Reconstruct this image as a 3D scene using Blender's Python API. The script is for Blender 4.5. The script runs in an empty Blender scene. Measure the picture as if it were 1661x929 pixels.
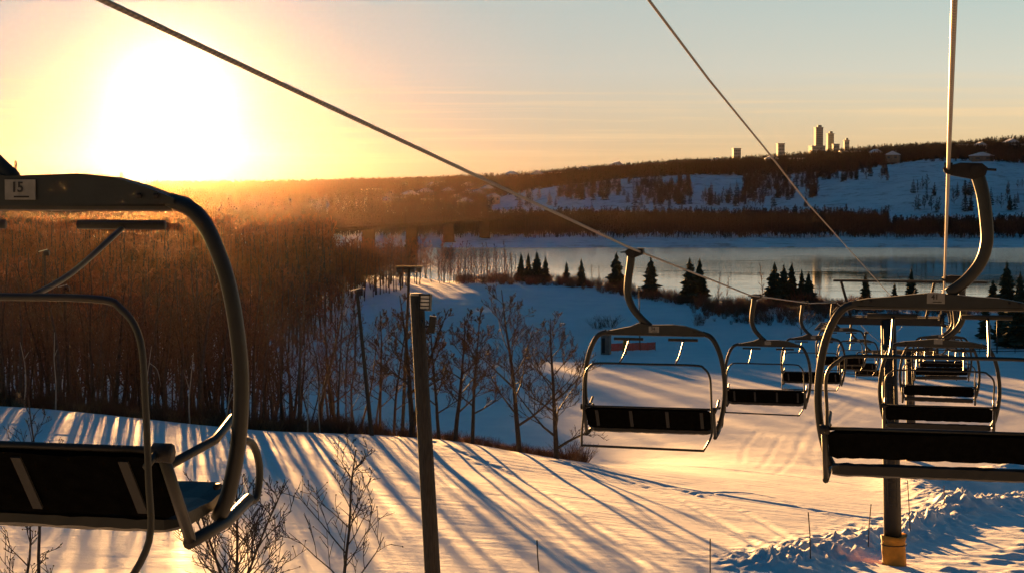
import bpy, math, random
import numpy as np
from mathutils import Vector, Matrix
from mathutils.bvhtree import BVHTree

R = math.radians
C = bpy.context.scene.collection

# ------------------------------------------------------------------ camera
F, CX, CY = 2918.0, 830.5, 464.5            # focal length and centre in photograph pixels
PITCH = math.atan(164.5 / F)
CAMZ = 40.0                                 # eye height above the world origin
cam_d = bpy.data.cameras.new("camera")
cam_d.sensor_width = 36.0
cam_d.lens = 36.0 * F / 1661.0
cam_d.clip_start = 0.1
cam_d.clip_end = 12000
cam = bpy.data.objects.new("camera", cam_d)
C.objects.link(cam)
cam.location = (0, 0, CAMZ)
cam.rotation_euler = (math.pi / 2 - PITCH, 0, 0)
bpy.context.scene.camera = cam

# ------------------------------------------------------------------ sky, sun, exposure
SUN_AZ, SUN_EL = R(-10.7), R(2.6)           # azimuth left of the view axis, elevation
sun_dir = Vector((math.sin(SUN_AZ) * math.cos(SUN_EL), math.cos(SUN_AZ) * math.cos(SUN_EL), math.sin(SUN_EL)))
scn = bpy.context.scene
scn.view_settings.view_transform = 'Standard'
scn.view_settings.look = 'None'
scn.view_settings.exposure = 3.0
scn.view_settings.gamma = 1.0
scn.cycles.volume_bounces = 0
scn.cycles.max_bounces = 6
scn.cycles.use_denoising = True
SKY_STRENGTH = 0.125
SUN_STRENGTH = 3.7
SUN_COLOR = (1.0, 0.50, 0.16)


def lin(r, g, b, a=None):
    def f(c):
        c /= 255.0
        return c / 12.92 if c <= 0.04045 else ((c + 0.055) / 1.055) ** 2.4
    return (f(r), f(g), f(b), 1.0)


world = bpy.data.worlds.new("World")
scn.world = world
world.use_nodes = True
nt = world.node_tree
nt.nodes.clear()


class NT:
    """tiny helper for node trees"""
    def __init__(s, tree):
        s.t = tree

    def n(s, kind, **kw):
        nd = s.t.nodes.new(kind)
        for k, v in kw.items():
            setattr(nd, k, v)
        return nd

    def l(s, a, b):
        s.t.links.new(a, b)

    def math(s, op, a, b=None, c=None, clamp=False):
        nd = s.t.nodes.new('ShaderNodeMath')
        nd.operation = op
        nd.use_clamp = clamp
        for i, v in enumerate((a, b, c)):
            if v is None:
                continue
            if isinstance(v, (int, float)):
                nd.inputs[i].default_value = v
            else:
                s.t.links.new(v, nd.inputs[i])
        return nd.outputs[0]

    def mix(s, fac, a, b, blend='MIX'):
        nd = s.t.nodes.new('ShaderNodeMix')
        nd.data_type = 'RGBA'
        nd.blend_type = blend
        for sock, v in ((nd.inputs[0], fac), (nd.inputs[6], a), (nd.inputs[7], b)):
            if isinstance(v, (int, float)):
                sock.default_value = v
            elif isinstance(v, (tuple, list)):
                sock.default_value = v
            else:
                s.t.links.new(v, sock)
        return nd.outputs[2]

    def ramp(s, fac, stops):
        nd = s.t.nodes.new('ShaderNodeValToRGB')
        el = nd.color_ramp.elements
        while len(el) < len(stops):
            el.new(0.5)
        for e, (p, c) in zip(el, stops):
            e.position = p
            e.color = c
        s.t.links.new(fac, nd.inputs[0])
        return nd.outputs[0]


w = NT(nt)
tc = w.n('ShaderNodeTexCoord')
nrm = w.n('ShaderNodeVectorMath', operation='NORMALIZE')
w.l(tc.outputs['Generated'], nrm.inputs[0])
sep = w.n('ShaderNodeSeparateXYZ')
w.l(nrm.outputs[0], sep.inputs[0])
zc = w.math('MAXIMUM', sep.outputs['Z'], 0.0)
zf = w.math('SQRT', zc)
away = w.ramp(zf, [(0.0, lin(240, 190, 122)), (0.12, lin(238, 199, 138)), (0.19, lin(232, 210, 168)),
                   (0.25, lin(218, 217, 198)), (0.32, lin(190, 207, 200)), (0.42, lin(74, 112, 134)),
                   (0.6, (0.017, 0.098, 0.175, 1)), (1.0, (0.007, 0.070, 0.155, 1))])
near = w.ramp(zf, [(0.0, lin(196, 160, 118)), (0.12, lin(186, 170, 145)), (0.19, lin(188, 180, 164)),
                   (0.25, lin(190, 186, 176)), (0.32, lin(186, 189, 184)), (0.42, lin(86, 116, 134)),
                   (0.6, (0.020, 0.100, 0.175, 1)), (1.0, (0.007, 0.070, 0.155, 1))])
dot = w.n('ShaderNodeVectorMath', operation='DOT_PRODUCT')
w.l(nrm.outputs[0], dot.inputs[0])
dot.inputs[1].default_value = sun_dir
cosang = w.math('MINIMUM', dot.outputs['Value'], 0.999999)
ang = w.math('ARCCOSINE', cosang)
prox = w.math('POWER', w.math('SUBTRACT', 1.0, w.math('DIVIDE', ang, R(30)), clamp=True), 1.1)
base = w.mix(prox, away, near)
# the far half of the sky, opposite the sun, is duskier
back = w.math('MULTIPLY_ADD', w.math('MAXIMUM', w.math('MULTIPLY', dot.outputs['Value'], -1.0), 0.0), -0.80, 1.0)
# thin cirrus streaks low over the hills
mp = w.n('ShaderNodeMapping')
mp.inputs['Scale'].default_value = (5.0, 5.0, 260.0)
mp.inputs['Rotation'].default_value = (0, R(0.9), 0)
w.l(nrm.outputs[0], mp.inputs[0])
ns = w.n('ShaderNodeTexNoise')
ns.inputs['Scale'].default_value = 1.0
ns.inputs['Detail'].default_value = 5.0
ns.inputs['Roughness'].default_value = 0.6
ns.inputs['Distortion'].default_value = 0.3
w.l(mp.outputs[0], ns.inputs[0])
band = w.math('MULTIPLY', w.math('MULTIPLY', w.math('SUBTRACT', ns.outputs[0], 0.50, clamp=True), 3.2),
              w.math('SUBTRACT', 1.0, w.math('MULTIPLY', w.math('ABSOLUTE', w.math('SUBTRACT', zc, 0.034)), 26.0), clamp=True))
base = w.mix(w.math('MINIMUM', band, 0.75), base, lin(255, 218, 165))
# aureole of the low sun
g1 = w.math('MULTIPLY', w.math('EXPONENT', w.math('MULTIPLY', w.math('POWER', w.math('DIVIDE', ang, R(1.55)), 2.0), -1.0)), 1.8)
g2 = w.math('MULTIPLY', w.math('EXPONENT', w.math('DIVIDE', ang, -R(3.0))), 0.22)
glow = w.n('ShaderNodeVectorMath', operation='SCALE')
glow.inputs[0].default_value = (1.0, 0.88, 0.70)
w.l(g1, glow.inputs['Scale'])
glow2 = w.n('ShaderNodeVectorMath', operation='SCALE')
glow2.inputs[0].default_value = (1.0, 0.66, 0.34)
w.l(g2, glow2.inputs['Scale'])
add = w.mix(1.0, base, glow.outputs[0], 'ADD')
add = w.mix(1.0, add, glow2.outputs[0], 'ADD')
bsc = w.n('ShaderNodeVectorMath', operation='SCALE')
w.l(add, bsc.inputs[0])
w.l(back, bsc.inputs['Scale'])
bg = w.n('ShaderNodeBackground')
bg.inputs['Strength'].default_value = SKY_STRENGTH
w.l(bsc.outputs[0], bg.inputs['Color'])
wo = w.n('ShaderNodeOutputWorld')
w.l(bg.outputs[0], wo.inputs['Surface'])

sd = bpy.data.lights.new("sun", 'SUN')
sd.energy = SUN_STRENGTH
sd.angle = R(0.7)
sd.color = SUN_COLOR
sun = bpy.data.objects.new("sun", sd)
C.objects.link(sun)
sun.rotation_euler = sun_dir.to_track_quat('Z', 'Y').to_euler()

rnd = random.Random(7)
nprng = np.random.default_rng(11)


# ------------------------------------------------------------------ helpers
def ray(px, py):
    sx, sy = (px - CX) / F, (CY - py) / F
    c, s = math.cos(PITCH), math.sin(PITCH)
    return Vector((sx, c + sy * s, -s + sy * c))


def at(px, py, Y):
    d = ray(px, py)
    return Vector((0, 0, CAMZ)) + d * (Y / d.y)


def tag(o, label=None, cat=None, group=None, kind=None):
    if label:
        o['label'] = label
    if cat:
        o['category'] = cat
    if group:
        o['group'] = group
    if kind:
        o['kind'] = kind
    return o


def empty(name, loc, rz=0.0):
    o = bpy.data.objects.new(name, None)
    C.objects.link(o)
    o.location = loc
    o.rotation_euler = (0, 0, rz)
    o.empty_display_size = 0.2
    return o


class MB:
    """collects shapes; build() links them as one mesh object"""
    def __init__(s):
        s.v, s.f, s.m = [], [], []
        s.mi = 0

    def _add(s, vs, fs):
        n = len(s.v)
        s.v.extend(vs)
        for f in fs:
            s.f.append(tuple(i + n for i in f))
            s.m.append(s.mi)

    def box(s, c, d, M=None):
        x, y, z = d[0] / 2, d[1] / 2, d[2] / 2
        vs = [Vector((a * x, b * y, e * z)) for e in (-1, 1) for b in (-1, 1) for a in (-1, 1)]
        if M is not None:
            vs = [M @ v for v in vs]
        c = Vector(c)
        s._add([tuple(v + c) for v in vs], [(0, 2, 3, 1), (4, 5, 7, 6), (0, 1, 5, 4), (2, 6, 7, 3), (0, 4, 6, 2), (1, 3, 7, 5)])

    def tube(s, pts, r, n=8, cap=True, squash=None):
        pts = [Vector(p) for p in pts]
        k = len(pts)
        rs = list(r) if isinstance(r, (list, tuple)) else [r] * k
        rings = []
        t0 = (pts[1] - pts[0]).normalized()
        up = Vector((0, 0, 1)) if abs(t0.z) < 0.9 else Vector((0, 1, 0))
        u = t0.cross(up).normalized()
        for i in range(k):
            t = (pts[min(i + 1, k - 1)] - pts[max(i - 1, 0)]).normalized()
            u = (u - t * u.dot(t))
            if u.length < 1e-6:
                u = t.cross(Vector((1, 0.3, 0.1)))
            u.normalize()
            v = t.cross(u)
            ring = []
            for j in range(n):
                a = 2 * math.pi * j / n
                off = (u * math.cos(a) + v * math.sin(a)) * rs[i]
                if squash:
                    off = Vector((off.x * squash[0], off.y * squash[1], off.z * squash[2]))
                ring.append(tuple(pts[i] + off))
            rings.append(ring)
        vs = [p for ring in rings for p in ring]
        fs = []
        for i in range(k - 1):
            for j in range(n):
                a, b = i * n + j, i * n + (j + 1) % n
                fs.append((a, b, b + n, a + n))
        if cap:
            fs.append(tuple(range(n - 1, -1, -1)))
            fs.append(tuple((k - 1) * n + j for j in range(n)))
        s._add(vs, fs)

    def prism(s, poly, y0, y1):
        """polygon in x,z extruded along y"""
        n = len(poly)
        vs = [(p[0], y0, p[1]) for p in poly] + [(p[0], y1, p[1]) for p in poly]
        fs = [tuple(range(n)), tuple(range(2 * n - 1, n - 1, -1))]
        for i in range(n):
            j = (i + 1) % n
            fs.append((i, i + n, j + n, j))
        s._add(vs, fs)

    def blob(s, c, r, seed=0, sub=1):
        """a lumpy low ball"""
        rr = random.Random(seed)
        c = Vector(c)
        rings = [(-1, 0.0)] + [(math.sin(a), math.cos(a)) for a in (-0.7, 0.0, 0.7)] + [(1, 0.0)]
        n = 6
        vs, idx = [], []
        for z, q in rings:
            row = []
            for j in range(n if q > 0 else 1):
                a = 2 * math.pi * j / n
                k = r * (0.75 + 0.5 * rr.random())
                vs.append(tuple(c + Vector((math.cos(a) * q * k, math.sin(a) * q * k, z * k))))
                row.append(len(vs) - 1)
            idx.append(row)
        fs = []
        for a, b in zip(idx[:-1], idx[1:]):
            for j in range(n):
                a0, a1 = a[j % len(a)], a[(j + 1) % len(a)]
                b0, b1 = b[j % len(b)], b[(j + 1) % len(b)]
                f = []
                for q in (a0, a1, b1, b0):
                    if q not in f:
                        f.append(q)
                fs.append(tuple(f))
        s._add(vs, fs)

    def mesh(s, name, mats, smooth=True):
        me = bpy.data.meshes.new(name)
        me.from_pydata([tuple(v) for v in s.v], [], s.f)
        for m in (mats if isinstance(mats, (list, tuple)) else [mats]):
            me.materials.append(m)
        if isinstance(mats, (list, tuple)) and len(mats) > 1:
            me.polygons.foreach_set('material_index', s.m)
        me.polygons.foreach_set('use_smooth', [smooth] * len(me.polygons))
        me.update()
        return me

    def build(s, name, mats, parent=None, smooth=True, loc=None):
        o = bpy.data.objects.new(name, s.mesh(name, mats, smooth))
        C.objects.link(o)
        if parent is not None:
            o.parent = parent
        if loc is not None:
            o.location = loc
        return o


def copy_tree(o, parent=None):
    c = o.copy()
    C.objects.link(c)
    c.parent = parent
    for ch in [q for q in o.children]:
        copy_tree(ch, c)
    return c


def smooth_path(ctrl, n=6):
    """Catmull-Rom through control points"""
    P = [Vector(p) for p in ctrl]
    P = [P[0] * 2 - P[1]] + P + [P[-1] * 2 - P[-2]]
    out = []
    for i in range(1, len(P) - 2):
        for k in range(n):
            t = k / n
            a, b, c, d = P[i - 1], P[i], P[i + 1], P[i + 2]
            out.append(0.5 * ((2 * b) + (c - a) * t + (2 * a - 5 * b + 4 * c - d) * t * t + (3 * b - a - 3 * c + d) * t ** 3))
    out.append(P[-2])
    return out


# ------------------------------------------------------------------ materials
def mat(name, col, rough=0.6, metal=0.0, var=0.25, scale=8.0, bump=0.0, bscale=40.0, col2=None, spec=0.5, stretch=None):
    m = bpy.data.materials.new(name)
    m.use_nodes = True
    t = NT(m.node_tree)
    b = m.node_tree.nodes['Principled BSDF']
    tcn = t.n('ShaderNodeTexCoord')
    src = tcn.outputs['Object']
    if stretch:
        mpn = t.n('ShaderNodeMapping')
        mpn.inputs['Scale'].default_value = stretch
        t.l(src, mpn.inputs[0])
        src = mpn.outputs[0]
    n1 = t.n('ShaderNodeTexNoise')
    n1.inputs['Scale'].default_value = scale
    n1.inputs['Detail'].default_value = 6
    t.l(src, n1.inputs[0])
    lo = tuple(c * (1 - var) for c in col[:3]) + (1,)
    hi = tuple(min(1, c * (1 + var)) for c in (col2 or col)[:3]) + (1,)
    cr = t.ramp(n1.outputs[0], [(0.3, lo), (0.7, hi)])
    t.l(cr, b.inputs['Base Color'])
    b.inputs['Roughness'].default_value = rough
    b.inputs['Metallic'].default_value = metal
    b.inputs['Specular IOR Level'].default_value = spec
    if bump:
        n2 = t.n('ShaderNodeTexNoise')
        n2.inputs['Scale'].default_value = bscale
        n2.inputs['Detail'].default_value = 5
        t.l(src, n2.inputs[0])
        bp = t.n('ShaderNodeBump')
        bp.inputs['Distance'].default_value = bump
        t.l(n2.outputs[0], bp.inputs['Height'])
        t.l(bp.outputs[0], b.inputs['Normal'])
    return m


M = {}
M['frame'] = mat('painted_steel', (0.011, 0.011, 0.010), 0.48, 0.1, 0.35, 9, 0.001, 60)
M['hanger'] = mat('galvanised_steel', (0.015, 0.017, 0.0165), 0.5, 0.1, 0.3, 7, 0.001, 50)
M['pad'] = mat('black_vinyl', (0.0035, 0.0035, 0.0035), 0.8, 0, 0.3, 14, 0.002, 90, spec=0.0)
M['batten'] = mat('grey_strip', (0.007, 0.007, 0.007), 0.7, 0, 0.2, 20)
M['seat'] = mat('worn_vinyl_seat', (0.005, 0.005, 0.0045), 0.5, 0, 0.3, 14, 0.001, 60)
M['rubber'] = mat('black_rubber', (0.015, 0.015, 0.015), 0.7, 0, 0.2, 20)
M['grip'] = mat('dark_cast_iron', (0.012, 0.010, 0.010), 0.6, 0.3, 0.3, 20, 0.002, 80)
M['plate'] = mat('aged_white_plate', (0.22, 0.21, 0.19), 0.55, 0, 0.15, 30)
M['digit'] = mat('black_digit_paint', (0.02, 0.02, 0.02), 0.6, 0, 0.1, 10)
M['tower'] = mat('dark_painted_tower', (0.009, 0.0085, 0.008), 0.6, 0.0, 0.3, 3, 0.002, 30)
M['orangepad'] = mat('faded_orange_foam', (0.60, 0.25, 0.02), 0.7, 0, 0.18, 4, 0.01, 9)
M['wood'] = mat('weathered_pole_wood', (0.055, 0.042, 0.028), 0.9, 0, 0.4, 9, 0.006, 26, stretch=(6, 6, 0.5))
M['bark'] = mat('bark', (0.055, 0.038, 0.026), 0.9, 0, 0.4, 6)
M['bark_grey'] = mat('grey_bark', (0.085, 0.065, 0.05), 0.9, 0, 0.35, 5)
M['bark_pale'] = mat('pale_dead_wood', (0.42, 0.36, 0.28), 0.8, 0, 0.3, 5)
M['twig'] = mat('twigs', (0.10, 0.056, 0.030), 0.85, 0, 0.4, 3)
M['twig_glow'] = mat('sun_orange_twigs', (0.20, 0.075, 0.028), 0.8, 0, 0.4, 0.4)  # orange glow of the low sun put into the twig colour
M['twig_gold'] = mat('warm_lit_brown_twigs', (0.10, 0.066, 0.034), 0.85, 0, 0.4, 2)  # twig brown with the warm light on the crest crowns mixed in
M['twig_far'] = mat('far_twigs', (0.030, 0.022, 0.015), 0.9, 0, 0.4, 0.3)
M['redtwig'] = mat('red_willow_twigs', (0.20, 0.07, 0.035), 0.8, 0, 0.35, 3)
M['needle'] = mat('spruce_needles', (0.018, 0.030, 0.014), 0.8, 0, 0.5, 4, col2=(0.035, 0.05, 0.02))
M['needle_far'] = mat('far_spruce_needles', (0.030, 0.030, 0.018), 0.85, 0, 0.5, 0.5)
M['drygrass'] = mat('dry_grass', (0.24, 0.15, 0.07), 0.85, 0, 0.35, 2)
M['lamp_black'] = mat('black_lamp_housing', (0.015, 0.015, 0.015), 0.45, 0.3, 0.2, 10)
M['louvre'] = mat('pale_lamp_lens', (0.62, 0.58, 0.5), 0.35, 0, 0.12, 20)
M['concrete'] = mat('bridge_concrete', (0.075, 0.06, 0.045), 1.0, 0, 0.2, 0.4, spec=0.0)
M['tower_wall'] = mat('tower_block_concrete', (0.36, 0.36, 0.31), 0.7, 0, 0.12, 0.2)
M['glass_dark'] = mat('dark_window_glass', (0.10, 0.12, 0.12), 0.2, 0.1, 0.2, 0.5)
M['house_wall'] = mat('house_siding', (0.22, 0.17, 0.12), 0.8, 0, 0.3, 0.3)
M['house_pale'] = mat('pale_house_siding', (0.45, 0.38, 0.30), 0.8, 0, 0.25, 0.3)
M['shed'] = mat('grey_boards', (0.20, 0.18, 0.155), 0.8, 0, 0.3, 3)
M['orangenet'] = mat('orange_snow_fence', (0.90, 0.12, 0.03), 0.7, 0, 0.15, 3)
M['stake'] = mat('bamboo_stake', (0.10, 0.07, 0.04), 0.7, 0, 0.3, 3)


def rope_mat():
    m = bpy.data.materials.new('steel_rope')
    m.use_nodes = True
    t = NT(m.node_tree)
    b = m.node_tree.nodes['Principled BSDF']
    b.inputs['Base Color'].default_value = (0.16, 0.13, 0.10, 1)
    b.inputs['Metallic'].default_value = 0.45
    b.inputs['Roughness'].default_value = 0.42
    uv = t.n('ShaderNodeUVMap')
    wv = t.n('ShaderNodeTexWave', wave_type='BANDS', bands_direction='DIAGONAL')
    wv.inputs['Scale'].default_value = 1.0
    t.l(uv.outputs[0], wv.inputs[0])
    cr = t.ramp(wv.outputs['Fac'], [(0.25, (0.07, 0.055, 0.04, 1)), (0.7, (0.15, 0.12, 0.09, 1))])
    t.l(cr, b.inputs['Base Color'])
    bp = t.n('ShaderNodeBump')
    bp.inputs['Distance'].default_value = 0.002
    t.l(wv.outputs['Fac'], bp.inputs['Height'])
    t.l(bp.outputs[0], b.inputs['Normal'])
    return m


M['rope'] = rope_mat()


def snow_mat(name, grooming=True, far=False):
    m = bpy.data.materials.new(name)
    m.use_nodes = True
    t = NT(m.node_tree)
    b = m.node_tree.nodes['Principled BSDF']
    tcn = t.n('ShaderNodeTexCoord')
    n1 = t.n('ShaderNodeTexNoise')
    n1.inputs['Scale'].default_value = 0.02 if far else 0.25
    n1.inputs['Detail'].default_value = 7
    t.l(tcn.outputs['Object'], n1.inputs[0])
    if far:
        # scrub poking through thin snow on the bluffs
        n3 = t.n('ShaderNodeTexNoise')
        n3.inputs['Scale'].default_value = 0.09
        n3.inputs['Detail'].default_value = 8
        n3.inputs['Roughness'].default_value = 0.72
        t.l(tcn.outputs['Object'], n3.inputs[0])
        scrub = t.ramp(n3.outputs[0], [(0.52, (0, 0, 0, 1)), (0.66, (1, 1, 1, 1))])
        base = t.ramp(n1.outputs[0], [(0.35, (0.66, 0.68, 0.72, 1)), (0.65, (0.80, 0.80, 0.82, 1))])
        col = t.mix(t.math('MULTIPLY', scrub, 0.7), base, (0.12, 0.09, 0.06, 1))
        t.l(col, b.inputs['Base Color'])
    else:
        cr = t.ramp(n1.outputs[0], [(0.3, (0.74, 0.76, 0.80, 1)), (0.7, (0.86, 0.86, 0.87, 1))])
        t.l(cr, b.inputs['Base Color'])
    b.inputs['Roughness'].default_value = 0.65
    b.inputs['Specular IOR Level'].default_value = 0.3
    n2 = t.n('ShaderNodeTexNoise')
    n2.inputs['Scale'].default_value = 0.15 if far else 3.0
    n2.inputs['Detail'].default_value = 8
    n2.inputs['Roughness'].default_value = 0.6
    t.l(tcn.outputs['Object'], n2.inputs[0])
    h = n2.outputs[0]
    if grooming:
        # fine snowcat combing along the run
        mpn = t.n('ShaderNodeMapping')
        mpn.inputs['Rotation'].default_value = (0, 0, R(82))
        mpn.inputs['Scale'].default_value = (0.35, 5.0, 1.0)
        t.l(tcn.outputs['Object'], mpn.inputs[0])
        n4 = t.n('ShaderNodeTexNoise')
        n4.inputs['Scale'].default_value = 1.0
        n4.inputs['Detail'].default_value = 6
        t.l(mpn.outputs[0], n4.inputs[0])
        h = t.math('ADD', h, t.math('MULTIPLY', n4.outputs[0], 0.7))
    bp = t.n('ShaderNodeBump')
    bp.inputs['Distance'].default_value = 1.0 if far else 0.035
    bp.inputs['Strength'].default_value = 0.8
    t.l(h, bp.inputs['Height'])
    t.l(bp.outputs[0], b.inputs['Normal'])
    return m


M['snow'] = snow_mat('groomed_snow')
M['snow_far'] = snow_mat('far_snow', False, True)
M['roof_snow'] = mat('roof_snow', (0.80, 0.80, 0.82), 0.7, 0, 0.06, 1)


def water_mat():
    m = bpy.data.materials.new('river_water')
    m.use_nodes = True
    t = NT(m.node_tree)
    b = m.node_tree.nodes['Principled BSDF']
    b.inputs['Base Color'].default_value = (0.015, 0.085, 0.075, 1)
    b.inputs['Roughness'].default_value = 0.07
    b.inputs['IOR'].default_value = 1.33
    b.inputs['Specular IOR Level'].default_value = 0.5
    b.inputs['Specular Tint'].default_value = (0.78, 1.0, 0.74, 1)
    tcn = t.n('ShaderNodeTexCoord')
    mpn = t.n('ShaderNodeMapping')
    mpn.inputs['Scale'].default_value = (0.05, 0.22, 1)
    t.l(tcn.outputs['Object'], mpn.inputs[0])
    n = t.n('ShaderNodeTexNoise')
    n.inputs['Scale'].default_value = 1.0
    n.inputs['Detail'].default_value = 6
    t.l(mpn.outputs[0], n.inputs[0])
    bp = t.n('ShaderNodeBump')
    sp = t.n('ShaderNodeSeparateXYZ')
    t.l(tcn.outputs['Object'], sp.inputs[0])
    n5 = t.n('ShaderNodeTexNoise')
    n5.inputs['Scale'].default_value = 0.012
    n5.inputs['Detail'].default_value = 4
    t.l(tcn.outputs['Object'], n5.inputs[0])
    wind = t.math('ADD', t.math('DIVIDE', t.math('SUBTRACT', sp.outputs['Y'], 560.0), 200.0, clamp=True), t.math('MULTIPLY', t.math('SUBTRACT', n5.outputs[0], 0.5), 1.2), clamp=True)
    t.l(t.math('MULTIPLY_ADD', wind, 0.14, 0.02), b.inputs['Roughness'])
    bp.inputs['Distance'].default_value = 1.0
    t.l(t.math('MULTIPLY', n.outputs[0], t.math('MULTIPLY_ADD', wind, 0.16, 0.02)), bp.inputs['Height'])
    t.l(bp.outputs[0], b.inputs['Normal'])
    return m


M['water'] = water_mat()


def fbm(x, y, seed, octaves=4, lac=2.1, gain=0.5):
    """smooth value noise, -1..1"""
    out = np.zeros_like(x)
    amp, tot = 1.0, 0.0
    for o in range(octaves):
        r = np.random.default_rng(seed * 31 + o)
        G = r.random((257, 257)) * 2 - 1
        G[256, :] = G[0, :]
        G[:, 256] = G[:, 0]
        xi = np.floor(x).astype(int)
        yi = np.floor(y).astype(int)
        fx, fy = x - xi, y - yi
        fx = fx * fx * (3 - 2 * fx)
        fy = fy * fy * (3 - 2 * fy)
        a, b = xi % 256, yi % 256
        v = (G[b, a] * (1 - fx) + G[b, a + 1] * fx) * (1 - fy) + (G[b + 1, a] * (1 - fx) + G[b + 1, a + 1] * fx) * fy
        out += v * amp
        tot += amp
        amp *= gain
        x = x * lac + 17.3
        y = y * lac + 5.1
    return out / tot


def sstep(a, b, x):
    t = np.clip((x - a) / (b - a), 0, 1)
    return t * t * (3 - 2 * t)


def cubic(xs, ys, x):
    """monotone-ish cubic hermite through table xs, ys (ys may be 2-D: rows follow xs)"""
    xs = np.asarray(xs, float)
    ys = np.asarray(ys, float)
    d = np.diff(ys, axis=0) / np.diff(xs).reshape((-1,) + (1,) * (ys.ndim - 1))
    m = np.zeros_like(ys)
    m[1:-1] = (d[1:] + d[:-1]) / 2
    m[0], m[-1] = d[0], d[-1]
    x = np.clip(x, xs[0], xs[-1])
    i = np.clip(np.searchsorted(xs, x) - 1, 0, len(xs) - 2)
    h = (xs[i + 1] - xs[i])
    t = ((x - xs[i]) / h)
    if ys.ndim == 2:
        h = h[:, None]
        t = t[:, None]
    return ((2 * t ** 3 - 3 * t ** 2 + 1) * ys[i] + (t ** 3 - 2 * t ** 2 + t) * h * m[i]
            + (-2 * t ** 3 + 3 * t ** 2) * ys[i + 1] + (t ** 3 - t ** 2) * h * m[i + 1])


def sheet(name, us, ys, Z, material, kind='structure'):
    """grid mesh: columns are directions x/y = u, rows are distances y"""
    ny, nu = Z.shape
    X = us[None, :] * (ys[:, None] + 25.0)
    Yg = np.repeat(ys[:, None], nu, 1)
    co = np.stack([X, Yg, Z + CAMZ], -1).reshape(-1, 3).astype(np.float32)
    a = (np.arange(ny - 1)[:, None] * nu + np.arange(nu - 1)[None, :]).ravel()
    fc = np.stack([a, a + 1, a + 1 + nu, a + nu], -1).astype(np.int32)
    me = bpy.data.meshes.new(name)
    me.vertices.add(len(co))
    me.vertices.foreach_set('co', co.ravel())
    me.loops.add(fc.size)
    me.loops.foreach_set('vertex_index', fc.ravel())
    me.polygons.add(len(fc))
    me.polygons.foreach_set('loop_start', np.arange(0, fc.size, 4, dtype=np.int32))
    me.polygons.foreach_set('use_smooth', np.ones(len(fc), bool))
    me.update(calc_edges=True)
    me.materials.append(material)
    o = bpy.data.objects.new(name, me)
    C.objects.link(o)
    o['kind'] = kind
    return o


# ------------------------------------------------------------------ near ground: ski slope, run and river flat
pcol = [-700, 0, 430, 700, 905, 1050, 1200, 1450, 1661, 2300]
rowsY = [-60, 0, 30, 60, 75, 90, 104, 115, 130, 150, 190, 228, 262, 290, 312, 352, 520]
tab = [
    [-6.0] * 10,
    [-9.0] * 10,
    [-11.0, -11.0, -11.0, -11.0, -11.1, -11.2, -11.3, -11.5, -11.6, -11.8],
    [-12.6, -12.6, -12.75, -12.9, -13.2, -13.4, -13.6, -13.9, -14.1, -14.4],
    [-12.8, -12.85, -13.2, -13.6, -14.1, -14.5, -14.9, -15.5, -15.8, -16.2],
    [-12.8, -12.95, -13.65, -14.2, -14.95, -15.5, -16.0, -16.8, -17.1, -17.6],
    [-12.7, -12.83, -14.26, -14.7, -15.86, -16.6, -17.2, -18.1, -18.6, -19.2],
    [-14.6, -14.9, -16.2, -17.0, -18.0, -18.1, -18.4, -19.3, -19.9, -20.5],
    [-17.0, -17.0, -18.5, -19.3, -20.0, -19.9, -19.7, -20.3, -20.9, -21.5],
    [-19.0, -19.0, -20.2, -20.9, -20.95, -20.95, -20.95, -21.3, -21.7, -22.2],
    [-20.5, -20.5, -21.5, -22.2, -22.2, -22.2, -22.2, -22.3, -22.5, -22.8],
    [-21.0, -21.2, -22.6, -23.3, -23.4, -23.4, -23.4, -23.5, -23.6, -23.8],
    [-21.5, -21.8, -23.0, -23.8, -23.8, -23.8, -23.8, -23.7, -23.7, -23.7],
    [-22.0, -22.3, -22.8, -21.6, -21.4, -21.4, -21.4, -21.5, -21.6, -21.6],
    [-22.2, -22.6, -22.6, -20.5, -20.3, -20.3, -20.4, -20.6, -20.8, -20.8],
    [-22.4, -22.8, -22.6, -19.4, -18.7, -19.2, -20.9, -21.0, -21.2, -21.4],
    [-22.6, -23.0, -23.5, -20.5, -19.8, -20.3, -22.0, -22.0, -22.0, -22.0]]
tab = np.array(tab)
ucol = np.array([(p - CX) / F for p in pcol])


def near_z(U, Yv):
    """heights (relative to the eye) for column tangents U and rows Yv"""
    Zr = cubic(rowsY, tab, Yv)                       # (ny, ncol)
    Zc = cubic(ucol, Zr.T, U).T                      # (ny, nu)
    return Zc


Yv = np.concatenate([np.linspace(-60, 50, 50, endpoint=False), np.arange(50, 106, 0.2), np.arange(106, 160, 0.45),
                     np.arange(160, 300, 1.3), np.arange(300, 521, 2.2)])
Uv = np.linspace(-0.62, 0.62, 820)
# denser columns inside the view
Uv = np.sign(Uv) * (np.abs(Uv) / 0.62) ** 1.35 * 0.62
Uv = np.unique(Uv)
XX = Uv[None, :] * (Yv[:, None] + 25.0)
YY = np.repeat(Yv[:, None], len(Uv), 1)
TRUEU = XX / np.maximum(YY, 12.0)
Z0 = np.empty_like(XX)
ZrAll = cubic(rowsY, tab, Yv)
for i in range(len(Yv)):
    Z0[i] = cubic(ucol, ZrAll[i], TRUEU[i])
PXg = CX + F * TRUEU
# river bank edge: the flat ends and drops into the water
edge = np.interp(PXg, [-700, 300, 600, 720, 905, 1000, 1050, 1100, 1200, 1450, 1661, 2300], [480, 470, 410, 362, 352, 338, 329, 321, 314, 313, 314, 314])
edge = edge + fbm(XX * 0.05, YY * 0.0 + 3.3, 5, 3) * 4
drop = sstep(0, 7, YY - edge)
Z0 = Z0 * (1 - drop) + (-29.5) * drop
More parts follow.
